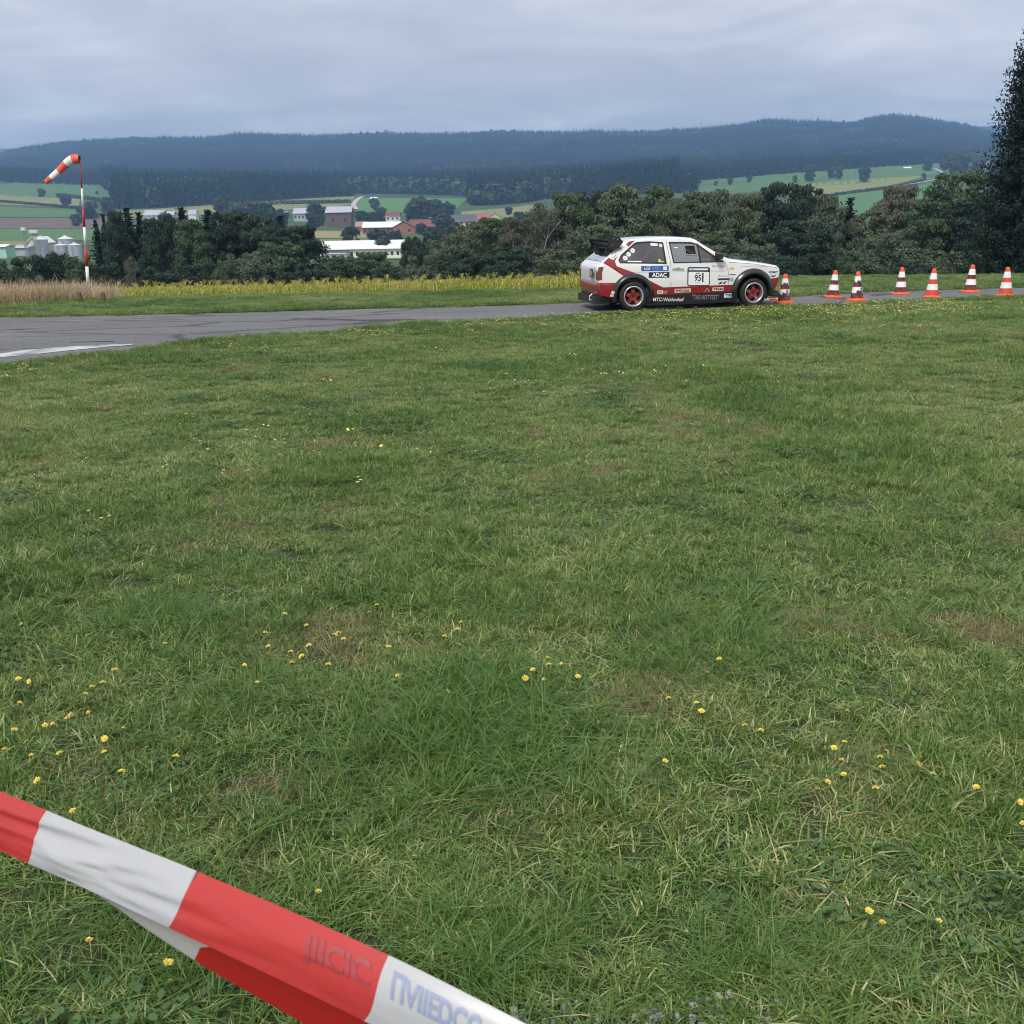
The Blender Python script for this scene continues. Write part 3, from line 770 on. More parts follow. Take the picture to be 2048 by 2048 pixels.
for px, row, hp, src, lab in [
    (1568, 608.5, 57, dirty2, 'scuffed red and white cone touching the front bumper of the car'),
    (1665.9, 597.5, 53.5, dirty1, 'red and white cone with dark scuffs on its lower half, second from the car'),
    (1713, 604, 57, dirty2, 'red and white cone with a black tyre smear up its middle'),
    (1800.6, 591, 52.5, dirty1, 'small looking red and white cone fourth from the car with a dark centre band'),
    (1862.5, 598, 58, clean, 'clean red and white cone whose foot is hidden by a grass tuft'),
    (1939.6, 587, 55, dirty1, 'red and white cone standing highest up the road, sixth from the car'),
    (2010, 594.5, 58.5, clean, 'rightmost red and white cone beside the big spruce')]:
    o = src if src.name not in used else copy_tree(src); used.add(src.name)
    q = P(px, row - 2); sc_ = hp / (0.5 * F / (q.y * 0.985 + 0.0)) ; sc_ = min(max(sc_, .9), 1.15)
    o.location = (q.x, q.y, 0.006); o.rotation_euler = (random.uniform(-.02, .02), random.uniform(-.03, .03), random.uniform(-.5, .5)); o.scale = (sc_, sc_, sc_)
    tag(o, lab, 'cone', 'traffic cones along the road')
# a red and white marker bar lying flat on the road behind the car's nose
q = P(1536, 601); t = empty('marker_bar', (q.x, q.y, 0.006), math.radians(8)); 
for k_ in range(4):
    mb = MB(); mb.box(-.34 + .17 * k_, -.17 + .17 * k_ - .002, -.07, .07, 0, .035); mb.build('bar_section', m_orange if k_ % 2 == 0 else m_cwhite, t)
tag(t, 'low red and white marker bar lying on the road between front wheel and first cone', 'marker')

# ------------------------------------------------------------------ barrier tape
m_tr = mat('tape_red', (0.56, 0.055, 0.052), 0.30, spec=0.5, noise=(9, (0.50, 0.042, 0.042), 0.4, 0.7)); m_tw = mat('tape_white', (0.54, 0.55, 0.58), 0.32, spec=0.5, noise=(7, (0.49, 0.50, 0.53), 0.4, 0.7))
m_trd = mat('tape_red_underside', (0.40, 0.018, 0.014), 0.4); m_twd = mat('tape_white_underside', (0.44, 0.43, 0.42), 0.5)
for m_ in (m_tr, m_tw, m_trd, m_twd):
    n_, l_ = m_.node_tree.nodes, m_.node_tree.links
    tr_ = n_.new('ShaderNodeBsdfTranslucent'); mx_ = n_.new('ShaderNodeMixShader'); mx_.inputs[0].default_value = 0.25
    c_ = n_['Principled BSDF'].inputs['Base Color']
    if c_.links: l_.new(c_.links[0].from_socket, tr_.inputs[0])
    else: tr_.inputs[0].default_value = c_.default_value
    l_.new(n_['Principled BSDF'].outputs[0], mx_.inputs[1]); l_.new(tr_.outputs[0], mx_.inputs[2]); l_.new(mx_.outputs[0], n_['Material Output'].inputs[0])
ST = [(-1.0, (-480, 1392), (-520, 1480), 1.70), (0.0, (-230, 1497), (-272, 1590), 1.50), (1.0, (94, 1634), (45, 1721), 1.27), (3.0, (399, 1759), (330, 1852), 1.10), (5.0, (791, 1933), (712, 2034), 0.955), (7.0, (1200, 2142), (1125, 2250), 0.85), (8.0, (1500, 2300), (1430, 2420), 0.80)]
sS = [s[0] for s in ST]
def catm(s, vals):
    # smooth interpolation through stations
    i = min(max(int(np.searchsorted(sS, s, 'right')) - 1, 0), len(sS) - 2); t = (s - sS[i]) / (sS[i + 1] - sS[i])
    p1, p2 = vals[i], vals[i + 1]; 
    m1 = (vals[i + 1] - vals[i - 1]) / (sS[i + 1] - sS[i - 1]) if i > 0 else (p2 - p1) / (sS[i + 1] - sS[i])
    m2 = (vals[i + 2] - vals[i]) / (sS[i + 2] - sS[i]) if i + 2 < len(sS) else (p2 - p1) / (sS[i + 1] - sS[i])
    h = sS[i + 1] - sS[i]
    return (2 * t**3 - 3 * t * t + 1) * p1 + (t**3 - 2 * t * t + t) * h * m1 + (-2 * t**3 + 3 * t * t) * p2 + (t**3 - t * t) * h * m2
Ux = [s[1][0] for s in ST]; Uy = [s[1][1] for s in ST]; Lx = [s[2][0] for s in ST]; Ly = [s[2][1] for s in ST]; Yd = [s[3] for s in ST]
def tapeP(s, t, lift=0.0):
    s2 = s + 0.16 * math.sin(math.pi * (t - 0.5)) * 0.5 * (1 if s > 3 else .6)
    s2 = max(min(s2, 8), -1)
    ux, uy, lx, ly, Y = (catm(s2, q) for q in (Ux, Uy, Lx, Ly, Yd))
    p = D(ux * (1 - t) + lx * t, uy * (1 - t) + ly * t, Y)
    bulge = 0.006 * math.sin(math.pi * min(t * 1.0, 1)) - 0.012 * (1 - t) ** 6
    wr = math.exp(-max(0, s - 1.2) / 1.3) if s > -3 else 1
    w = (mnoise.noise(Vector((s * 1.1, t * 5.5 + s * .8, 1.0))) * 0.013 + mnoise.noise(Vector((s * 2.0, t * 12, 4.0))) * 0.0055) * (0.07 + 1.0 * wr) * min(1, 6 * t * (1 - t) + .15)
    return p + Vector((0, -1, 0)) * (bulge + w + lift)
NS, NT = 300, 16
v = []; f = []; mi_ = []
for i in range(NS + 1):
    for j in range(NT + 1): v.append(tuple(tapeP(-1 + 9 * i / NS, j / NT)))
for i in range(NS):
    s = -1 + 9 * (i + .5) / NS
    for j in range(NT):
        f.append((i * (NT + 1) + j, (i + 1) * (NT + 1) + j, (i + 1) * (NT + 1) + j + 1, i * (NT + 1) + j + 1)); mi_.append(1 if (1 < s < 3 or 5 < s < 7 or s < -1) else 0)
tape = obj('barrier_tape', v, f, [m_tr, m_tw], smooth=True, mi=mi_)
tag(tape, 'red and white barrier tape stretched slanting across the foreground', 'tape')
KL = [(s_, k_) for s_, k_ in ((1.9, 0.0), (2.4, 10), (3.0, 26), (3.6, 42), (5.0, 66), (8.0, 95))]
v = []; f = []; mi_ = []; NS2 = 160
for i in range(NS2 + 1):
    s = 1.9 + 6.1 * i / NS2; w = np.interp(s, [q[0] for q in KL], [q[1] for q in KL]); Y = catm(s, Yd)
    lx, ly = catm(s, Lx), catm(s, Ly); b = tapeP(s, 1.0)
    for j in range(5):
        tt = j / 4; p = D(lx - 0.42 * w * tt, ly + 0.9 * w * tt, Y + 0.004 + 0.012 * tt)
        v.append(tuple(b if j == 0 else p))
for i in range(NS2):
    s = 1.9 + 6.1 * (i + .5) / NS2
    for j in range(4): f.append((i * 5 + j, (i + 1) * 5 + j, (i + 1) * 5 + j + 1, i * 5 + j + 1)); mi_.append(1 if s < 3.42 or s > 7.2 else 0)
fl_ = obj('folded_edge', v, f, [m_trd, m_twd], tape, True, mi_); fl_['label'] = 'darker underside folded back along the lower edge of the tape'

def text_mesh(s, size=1.0, bold=0.0, shear=0.0, align='LEFT'):
    c = bpy.data.curves.new('lettering', 'FONT'); c.body = s; c.size = size; c.offset = bold; c.shear = shear; c.align_x = align; c.fill_mode = 'BOTH'; c.resolution_u = 3
    o = bpy.data.objects.new('lettering', c); COL.objects.link(o)
    dg = bpy.context.evaluated_depsgraph_get(); me = bpy.data.meshes.new_from_object(o.evaluated_get(dg))
    bpy.data.objects.remove(o); bpy.data.curves.remove(c); return me
m_ink = mat('faded_blue_print', (0.23, 0.28, 0.42), 0.5); m_inkr = mat('faded_dark_print', (0.30, 0.04, 0.05), 0.5)
for txt, s0, s1, m_ in (('JIICIC', 4.25, 4.93, m_inkr), ('\u03a0VIIEDCG', 5.10, 6.05, m_ink)):
    me = text_mesh(txt, 1.0, 0.03, -0.25); xs = [q.co.x for q in me.vertices]; x0, x1 = min(xs), max(xs)
    import bmesh
    bm = bmesh.new(); bm.from_mesh(me); bmesh.ops.triangulate(bm, faces=bm.faces[:])
    for _ in range(3):
        le = [e for e in bm.edges if e.calc_length() > 0.06]
        bmesh.ops.subdivide_edges(bm, edges=le, cuts=1, use_grid_fill=False); bmesh.ops.triangulate(bm, faces=[f_ for f_ in bm.faces if len(f_.verts) > 3])
    bm.to_mesh(me); bm.free()
    for q in me.vertices:
        s = s0 + (s1 - s0) * (q.co.x - x0) / (x1 - x0); t = 0.42 - 0.30 * q.co.y / 0.72
        q.co = tapeP(s, t, 0.0012)
    me.materials.append(m_); link('print', me, tape)

# ------------------------------------------------------------------ the rally car
def cu(u, v): return ((u - 483) / 441.5, (762 - 0.031 * (u - 483) - v) / 463.0)
def cz(u, v): return cu((1150 + u / 8.4 - 1150) * 4.293, (450 + v / 8.4 - 440) * 4.293)     # rear detail coordinates
m_body = mat('white_car_paint', (0.74, 0.745, 0.75), 0.28, coat=0.6, noise=(2.5, (0.68, 0.685, 0.69), 0.45, 0.7))
m_cr = mat('red_car_paint', (0.25, 0.015, 0.018), 0.3, coat=0.5)
m_blk = mat('black_plastic', (0.018, 0.018, 0.02), 0.45); m_flare = mat('satin_black_flare', (0.014, 0.0145, 0.017), 0.28, coat=0.3)
m_tyre = mat('tyre_rubber', (0.014, 0.014, 0.015), 0.75, bump=0.2, bscale=60); m_rimred = mat('red_wheel_paint', (0.22, 0.016, 0.018), 0.35, coat=0.3)
m_lip = mat('polished_rim', (0.62, 0.63, 0.65), 0.32, metal=0.85); m_dark = mat('dark_cavity', (0.01, 0.01, 0.011), 0.9)
m_seal = mat('window_rubber', (0.012, 0.012, 0.014), 0.5); m_cage = mat('roll_cage_tube', (0.40, 0.16, 0.14), 0.4); m_int = mat('grey_interior', (0.20, 0.20, 0.22), 0.7)
m_blue = mat('blue_sticker', (0.02, 0.10, 0.36), 0.4); m_lblue = mat('light_blue_print', (0.12, 0.28, 0.55), 0.4); m_stw = mat('white_sticker', (0.80, 0.80, 0.80), 0.4)
m_yel = mat('yellow_sticker', (0.62, 0.52, 0.10), 0.4); m_cream = mat('cream_sticker', (0.72, 0.62, 0.42), 0.5); m_pink = mat('pink_sticker', (0.80, 0.58, 0.56), 0.5)
m_ltred = mat('tail_lamp_red', (0.13, 0.006, 0.006), 0.15, coat=1.0); m_gry = mat('grey_print', (0.28, 0.29, 0.32), 0.5); m_navy = mat('navy_print', (0.015, 0.02, 0.05), 0.4)
def glass_mat(name, film, tr, tint):
    m = bpy.data.materials.new(name); m.use_nodes = True; n, l = m.node_tree.nodes, m.node_tree.links
    n.remove(n['Principled BSDF'])
    tp = n.new('ShaderNodeBsdfTransparent'); tp.inputs[0].default_value = (*tint, 1)
    gl = n.new('ShaderNodeBsdfGlossy'); gl.inputs['Roughness'].default_value = 0.03; gl.inputs[0].default_value = (.9, .9, .92, 1)
    df = n.new('ShaderNodeBsdfDiffuse'); df.inputs[0].default_value = (*film, 1)
    m1 = n.new('ShaderNodeMixShader'); m1.inputs[0].default_value = tr; l.new(tp.outputs[0], m1.inputs[1]); l.new(df.outputs[0], m1.inputs[2])
    fr = n.new('ShaderNodeFresnel'); fr.inputs[0].default_value = 1.7
    m2 = n.new('ShaderNodeMixShader'); l.new(fr.outputs[0], m2.inputs[0]); l.new(m1.outputs[0], m2.inputs[1]); l.new(gl.outputs[0], m2.inputs[2])
    l.new(m2.outputs[0], n['Material Output'].inputs[0]); return m
m_glass = glass_mat('tinted_window', (0.22, 0.22, 0.27), 0.24, (.80, .82, .86)); m_poly = glass_mat('polycarbonate_window', (0.42, 0.46, 0.52), 0.40, (.88, .9, .94))

PSI = math.radians(9.5)
rc = P(1264.5, 622)
# rc is the near rear contact patch; the origin is the middle of the rear axle on the ground
off_ = Vector((-math.sin(PSI), math.cos(PSI), 0)) * 0.74
car = empty('rally_car', (rc.x + off_.x, rc.y + off_.y, 0.008), PSI)
tag(car, 'white and red hatchback rally car with number 95 and black rear wing', 'car')
ZB = 0.84
def side(x, z):
    w = 0.775
    if x > 1.9: w -= 0.075 * ((x - 1.9) / 1.0) ** 2
    if x < 0.2: w -= 0.050 * ((0.2 - x) / 0.85) ** 2
    if z < 0.45: w -= 0.03 * ((0.45 - z) / 0.33) ** 2
    elif z < ZB: w -= 0.028 * ((z - 0.45) / 0.39) ** 2
    else: w -= 0.028 + 0.30 * (z - ZB)
    return w
def inpoly(x, y, poly):
    c = False; n = len(poly)
    for i in range(n):
        x1, y1 = poly[i]; x2, y2 = poly[i - 1]
        if (y1 > y) != (y2 > y) and x < (x2 - x1) * (y - y1) / (y2 - y1) + x1: c = not c
    return c
def skin(name, outer, mats, holes=(), off=0.0, sides=(-1,), grid=0.07, parent=None, yfun=None, thick=None):
    vs_ = [Vector(p) for p in outer]; es = [(i, (i + 1) % len(outer)) for i in range(len(outer))]
    for h in holes:
        b = len(vs_); vs_ += [Vector(p) for p in h]; es += [(b + i, b + (i + 1) % len(h)) for i in range(len(h))]
    xs = [p[0] for p in outer]; zs = [p[1] for p in outer]
    x = min(xs) + grid / 2
    while x < max(xs):
        z = min(zs) + grid / 2
        while z < max(zs):
            if inpoly(x, z, outer) and not any(inpoly(x, z, h) for h in holes): vs_.append(Vector((x + .003, z + .002)))
            z += grid
        x += grid
    rv, re, rf, *_ = delaunay_2d_cdt(vs_, es, [], 0, 1e-5)
    F_ = []
    for f in rf:
        cx_ = sum(rv[i].x for i in f) / len(f); cz_ = sum(rv[i].y for i in f) / len(f)
        if inpoly(cx_, cz_, outer) and not any(inpoly(cx_, cz_, h) for h in holes): F_.append(tuple(f))
    o = None
    for s in sides:
        V_ = [(p.x, s * ((yfun or side)(p.x, p.y) + off), p.y) for p in rv]
        o = obj(name, V_, F_ if s < 0 else [q[::-1] for q in F_], mats, parent or car, True)
    return o
def decal_text(txt, u0, v0, u1, v1, m_, off=0.006, parent=None, bold=0.0, shear=0.0, name='lettering'):
    """text fitted to the box given in side-view coordinates"""
    me = text_mesh(txt, 1.0, bold, shear); me.materials.append(m_)
    xs = [q.co.x for q in me.vertices]; ys_ = [q.co.y for q in me.vertices]; x0, x1, y0, y1 = min(xs), max(xs), min(ys_), max(ys_)
    for q in me.vertices:
        fx = (q.co.x - x0) / (x1 - x0); fy = (q.co.y - y0) / (y1 - y0)
        X, Z = cu(u0 + (u1 - u0) * fx, v1 + (v0 - v1) * fy - 0.031 * 0)
        q.co = (X, -(side(X, Z) + off), Z)
    return link(name, me, parent or car)
def R4(u0, v0, u1, v1, dv=0.0): return [cu(u0, v1), cu(u1, v1 + dv), cu(u1, v0 + dv), cu(u0, v0)]
def arc(cx_, cz_, r, a0, a1, n): return [(cx_ + r * math.cos(a0 + (a1 - a0) * i / n), cz_ + r * math.sin(a0 + (a1 - a0) * i / n)) for i in range(n + 1)]
WB = 2.335; RW = 0.262; AR = 0.335
# top profile, nose to tail (x, z)
nose = [(2.80, 0.27), (2.86, 0.40), (2.885, 0.53), (2.895, 0.60), (2.885, 0.69), (2.83, 0.735)]
hood = [(2.83, 0.735), (2.6, 0.775), (2.3, 0.815), (2.05, 0.85), (1.88, 0.875)]
wscr = [(1.88, 0.875), (1.70, 0.965), (1.50, 1.075), (1.33, 1.18), (1.22, 1.25)]
roof = [(1.22, 1.25), (1.14, 1.277), (0.95, 1.292), (0.6, 1.302), (0.3, 1.295), (0.05, 1.276), (-0.10, 1.250)]
hgl = [(-0.10, 1.250), (-0.16, 1.20), (-0.30, 1.085), (-0.45, 0.965), (-0.55, 0.885)]
rear = [(-0.55, 0.885), (-0.63, 0.82), (-0.655, 0.76), (-0.655, 0.66), (-0.645, 0.52)]
rbum = [(-0.645, 0.52), (-0.665, 0.50), (-0.66, 0.42), (-0.64, 0.33), (-0.60, 0.265)]
prof = nose + hood[1:] + wscr[1:] + roof[1:] + hgl[1:] + rear[1:] + rbum[1:]
def inset(pr, d):
    out = []
    for i, p in enumerate(pr):
        a = Vector(pr[max(i - 1, 0)]); b = Vector(pr[min(i + 1, len(pr) - 1)]); t = (b - a).normalized()
        out.append((p[0] - t.y * d, p[1] + t.x * d))     # inward = left of direction nose->tail (pointing down)
    return out
RS = 0.035
profI = inset(prof, RS)
# check sign: roof inset must be lower
if profI[len(nose) + len(hood) + len(wscr) + 1][1] > prof[len(nose) + len(hood) + len(wscr) + 1][1]: profI = inset(prof, -RS)
def strip_body(name, seg, m_, crown=0.03, parent=None, push=0.0, ymax=1.0, n_=10):
    v = []; f = []; idxs = [prof.index(p) for p in seg]
    ts = [-1, -.985, -.94, -.8, -.55, -.28, 0, .28, .55, .8, .94, .985, 1]
    for k in idxs:
        p, q = Vector(prof[k]), Vector(profI[k]); Yq = side(q.x, q.y); nrm = (p - q).normalized()
        for t in ts:
            a = abs(t)
            if a == 1: w = 0.0
            elif a == .985: w = 0.62
            elif a == .94: w = 1.0
            else: w = 1.0 + (crown / RS) * (1 - (a / .94) ** 2)
            pt = q + (p - q) * w + nrm * push
            yy = Yq * t * ymax
            v.append((pt.x, yy, pt.y))
    M_ = len(ts)
    for i in range(len(idxs) - 1):
        for j in range(M_ - 1): f.append((i * M_ + j, (i + 1) * M_ + j, (i + 1) * M_ + j + 1, i * M_ + j + 1))
    return obj(name, v, f, m_, parent or car, True)
strip_body('nose_panel', nose[2:], m_body, 0.03); strip_body('front_bumper', nose[:3], m_cr, 0.04)
strip_body('bonnet', hood, m_body, 0.03); strip_body('roof', roof, m_body, 0.012)
fs_ = strip_body('windscreen', wscr, m_body, 0.03); 
# the windscreen glass sits just proud of its body-colour surround, which is a frame: rebuild the surround as pillars only
bpy.data.objects.remove(fs_)
def strip_part(name, seg, m_, t0, t1, crown, push=0.0, n_=8):
    idxs = [prof.index(p) for p in seg]; v = []; f = []
    for k in idxs:
        p, q = Vector(prof[k]), Vector(profI[k]); Yq = side(q.x, q.y); nrm = (p - q).normalized()
        for j in range(n_ + 1):
            t = t0 + (t1 - t0) * j / n_; a = abs(t)
            w = 0.0 + (a < 1) * (0.62 + 0.38 * min(1, (0.985 - a) / .045) if a > .94 else 1.0 + (crown / RS) * (1 - (a / .94) ** 2)) if a < 1 else 0.0
            pt = q + (p - q) * w + nrm * push
            v.append((pt.x, Yq * t, pt.y))
    for i in range(len(idxs) - 1):
        for j in range(n_): f.append((i * (n_ + 1) + j, (i + 1) * (n_ + 1) + j, (i + 1) * (n_ + 1) + j + 1, i * (n_ + 1) + j + 1))
    return obj(name, v, f, m_, car, True)
for s in (-1, 1):
    strip_part('windscreen_pillar', wscr, m_body, s * 1.0, s * 0.88, 0.03); strip_part('hatch_pillar', hgl, m_body, s * 1.0, s * 0.80, 0.02)
strip_part('windscreen', wscr, m_glass, -.88, .88, 0.03); strip_part('hatch_window', hgl, m_glass, -.80, .80, 0.02)
strip_body('tailgate', rear, m_body, 0.006); strip_body('rear_bumper', rbum, m_cr, 0.02)
# side skin
def arch(cx_, zlow):
    a = math.asin((zlow - RW) / AR)
    return arc(cx_, RW, AR, math.pi - a, a, 18)          # from rear side over the top to the front side
sill_z = 0.135
outer = profI[::-1]                                        # tail -> nose along the top
zr = profI[-1][1]; zf = profI[0][1]
bot = [(profI[0][0], zf)] + list(reversed([(p[0], p[1]) for p in arch(WB, 0.25)])) + [(WB - AR + .02, sill_z)] + [(AR - .02, sill_z)] + list(reversed([(p[0], p[1]) for p in arch(0, 0.25)])) + [(-AR - .02, 0.24)]
outer_poly = outer + bot[1:]
win_r = [cz(*q) for q in [(712, 585), (735, 635), (1500, 640), (1462, 292), (1250, 278), (1040, 290), (985, 310), (880, 400), (760, 500)]]
win_d = [cu(*q) for q in [(793, 188), (985, 188), (1040, 205), (1185, 305), (1262, 352), (822, 364)]]
skin('body_side', outer_poly, m_body, holes=[win_r, win_d], sides=(-1, 1), grid=0.06)
# red livery
stripe = [cz(*q) for q in [(465, 632), (560, 548), (628, 586), (700, 522), (655, 600), (680, 682), (820, 735), (950, 780), (1060, 832), (1150, 876), (1300, 955), (1440, 1022)]]
stripe += [cu(1340, 541), cu(1340, 600), cu(1000, 616), cu(660, 634), cz(1255, 1165)]
stripe += [(AR * math.cos(a) , RW + AR * math.sin(a)) for a in (0.25, 0.6, 0.95, 1.25, 1.5, 1.75, 1.98)] + [cz(790, 842)]
skin('red_stripe', stripe, m_cr, off=0.003, sides=(-1, 1), grid=0.05)
skin('red_stripe', [cz(*q) for q in [(852, 330), (905, 284), (1010, 268), (955, 306), (892, 368)]], m_cr, off=0.003, sides=(-1, 1))
rb_side = [profI[-1], profI[-2], profI[-3], profI[-4], profI[-5]] + [cu(330, 528)] + [(0 + AR * math.cos(a), RW + AR * math.sin(a)) for a in (2.45, 2.75, 3.05)] + [(-.40, .24)]
skin('bumper_corner', rb_side, m_cr, off=0.0035, sides=(-1, 1), grid=0.05)
fb_side = [cu(1645, 492), cu(1730, 483), profI[2], profI[1], profI[0], cu(1690, 598)]
skin('bumper_corner', fb_side, m_cr, off=0.0035, sides=(-1, 1), grid=0.05)
# black sill boards
sill = [cu(655, 634), cu(1000, 616), cu(1345, 598), cu(1345, 690), cu(1235, 694), cu(650, 722), cu(600, 722)]
skin('sill_board', sill, m_blk, off=0.012, sides=(-1, 1), grid=0.08)
# panel gaps
def gap(name, pts, w=0.006, m_=None, off=0.0045, sides=(-1, 1)):
    L = [Vector(p) for p in pts]; a = []; b = []
    for i, p in enumerate(L):
        t = (L[min(i + 1, len(L) - 1)] - L[max(i - 1, 0)]).normalized(); n_ = Vector((-t.y, t.x)) * w / 2
        a.append(tuple(p + n_)); b.append(tuple(p - n_))
    return skin(name, a + b[::-1], m_ or m_seal, off=off, sides=sides, grid=5)
gap('door_gap', [cu(773, 184), cu(800, 366), cu(803, 555)], 0.006); gap('door_gap', [cu(1264, 352), cu(1290, 420), cu(1300, 480), cu(1292, 548)], 0.006)
gap('bonnet_gap', [cu(1300, 352), cu(1500, 364), cu(1735, 397)], 0.005)
gap('waist_crease', [cu(480, 440), cu(780, 436), cu(1290, 425)], 0.004, m_gry, 0.0035)
# windows: glass, frames
skin('rear_side_window', win_r, m_glass, off=-0.008, sides=(-1, 1), grid=.2)
frame_holes = [cu(925, 217), cu(1012, 217), cu(1022, 290), cu(938, 290)]
wd_main = [cu(800, 192), cu(985, 193), cu(1036, 208), cu(1050, 358), cu(826, 360)]; wd_q = [cu(1040, 208), cu(1185, 305), cu(1258, 350), cu(1056, 358)]
skin('door_window', wd_main, m_poly, holes=[frame_holes], off=-0.008, sides=(-1,), grid=.2); skin('door_window', wd_main, m_glass, off=-0.008, sides=(1,), grid=.2)
skin('quarter_window', wd_q, m_glass, off=-0.008, sides=(-1, 1), grid=.2)
def loop_frame(name, poly, w, m_, off=0.004, sides=(-1, 1)):
    c = Vector((sum(p[0] for p in poly) / len(poly), sum(p[1] for p in poly) / len(poly))); n_ = len(poly); inner = []
    for i in range(n_):
        a, p, b = Vector(poly[i - 1]), Vector(poly[i]), Vector(poly[(i + 1) % n_]); t1 = (p - a).normalized(); t2 = (b - p).normalized()
        n1 = Vector((-t1.y, t1.x)); n2 = Vector((-t2.y, t2.x)); q = (n1 + n2).normalized()
        if (c - p).dot(q) < 0: q = -q
        k = max(0.5, q.dot(n1 if n1.dot(q) > 0 else -n1)); inner.append(tuple(p + q * w / k))
    return skin(name, poly, m_, holes=[inner], off=off, sides=sides, grid=5)
loop_frame('window_seal', win_r, 0.024, m_seal); loop_frame('window_seal', win_d, 0.022, m_seal)
gap('window_divider', [cu(1037, 200), cu(1054, 362)], 0.030, m_seal, 0.004)
loop_frame('vent_frame', [cu(918, 210), cu(1020, 210), cu(1030, 297), cu(930, 297)], 0.02, m_poly, 0.001, (-1,))
# fender flares
def flare(name, cx_, ri, ro, a0, a1, sgn, bulge):
    n_ = 26; v = []; f = []; secs = [(ri, 0.015), (ri + .004, .052 * bulge), (ri + .03, .062 * bulge), (ri + (ro - ri) * .55, .048 * bulge), (ro - .008, .014), (ro, 0.0)]
    for i in range(n_ + 1):
        a = a0 + (a1 - a0) * i / n_
        for r, o_ in secs:
            x = cx_ + r * math.cos(a); z = RW + .01 + r * math.sin(a); v.append((x, sgn * (side(x, min(max(z, .2), .75)) + o_), z))
    m_ = len(secs)
    for i in range(n_):
        for j in range(m_ - 1): f.append((i * m_ + j, (i + 1) * m_ + j, (i + 1) * m_ + j + 1, i * m_ + j + 1)[::sgn])
    return obj(name, v, f, m_flare, car, True)
for s in (-1, 1):
    flare('fender_flare', 0.0, 0.31, 0.405, -0.35, math.pi + 0.30, s, 1.0); flare('fender_flare', WB, 0.325, 0.435, -0.18, math.pi + 0.45, s, 1.0)
# side of the flares run down to meet sill: rear lower board
skin('sill_board', [cz(1160, 1000), cz(1260, 1165), cz(1260, 1300), cz(1100, 1330)], m_blk, off=.013, sides=(-1, 1), grid=.1)
# underbody, wells, engine mass
mb = MB(); mb.box(-.60, 2.70, -.60, .60, .13, .24); mb.box(-.62, -.32, -.70, .70, .20, .50); mb.box(1.85, 2.05, -.70, .70, .2, .72); mb.box(2.62, 2.80, -.66, .66, .2, .60); mb.box(1.9, 2.8, -.52, .52, .2, .66); mb.box(-.6, .38, -.54, .54, .2, .46)
mb.build('floor_pan', m_dark, car)
for cx_ in (0, WB):
    for s in (-1, 1):
        v = []; f = []; n_ = 14
        for i in range(n_ + 1):
            a = -0.15 + (math.pi + .3) * i / n_
            for yy in (.50, side(cx_, .5) - .01): v.append((cx_ + (AR + .01) * math.cos(a), s * yy, RW + (AR + .01) * math.sin(a)))
        for i in range(n_): f.append((2 * i, 2 * i + 1, 2 * i + 3, 2 * i + 2))
        obj('wheel_well', v, f, m_dark, car, True)
# wheels
def build_wheel(parent, x, sgn, steer=0.0):
    w = empty('wheel', (x, sgn * 0.715, RW), 0, car); w.rotation_euler = (0, 0, steer + (math.pi if sgn > 0 else 0))
    mb = MB(); prof_t = [(.168, -.09), (.20, -.105), (.235, -.105), (.255, -.092), (RW, -.07), (RW, .07), (.255, .092), (.235, .105), (.168, .10)]
    mb.lathe(prof_t, 40, 'Y'); ty = mb.build('tyre', m_tyre, w, True)
    mb = MB(); mb.lathe([(.190, -.101), (.188, -.108), (.165, -.106), (.163, -.09), (.155, -.06), (.150, -.02), (.150, .09)], 40, 'Y'); mb.build('rim', m_lip, w, True)
    mb = MB()
    mb.lathe([(.0, -.062), (.03, -.062), (.045, -.055), (.055, -.04)], 20, 'Y')
    for k in range(5):
        a = math.pi / 2 + k * 2 * math.pi / 5; ca, sa = math.cos(a), math.sin(a)
        def q(r, wd, y): return [(r * ca - wd * sa, y, r * sa + wd * ca), (r * ca + wd * sa, y, r * sa - wd * ca)]
        A = q(.02, .030, -.066) + q(.075, .036, -.072) + q(.125, .030, -.05) + q(.147, .034, -.038) ; B = q(.02, .040, -.04) + q(.075, .046, -.045) + q(.125, .038, -.025) + q(.147, .042, -.012)
        b = A + B; fs2 = []
        for i in range(3): fs2 += [(2 * i, 2 * i + 1, 2 * i + 3, 2 * i + 2), (2 * i, 2 * i + 2, 2 * i + 10, 2 * i + 8), (2 * i + 1, 2 * i + 9, 2 * i + 11, 2 * i + 3)]
        mb.add(b, fs2)
    mb.build('spokes', m_rimred, w)
    mb = MB(); mb.lathe([(0, -.078), (.018, -.078), (.022, -.07), (.022, -.06)], 12, 'Y')
    for k in range(4):
        a = k * math.pi / 2 + .4; mb.tube([(0.042 * math.cos(a), -.05, .042 * math.sin(a)), (0.042 * math.cos(a), -.074, .042 * math.sin(a))], .007, 6)
    mb.build('hub', m_dark, w)
    mb = MB(); mb.lathe([(0, .0), (.149, .0)], 24, 'Y'); mb.lathe([(0.0, -.018), (.105, -.018), (.105, .0)], 24, 'Y'); mb.build('brake_disc', m_dark, w)
    return w
for x in (0, WB):
    for s in (-1, 1): build_wheel(car, x, s, math.radians(3) if x > 1 else 0)
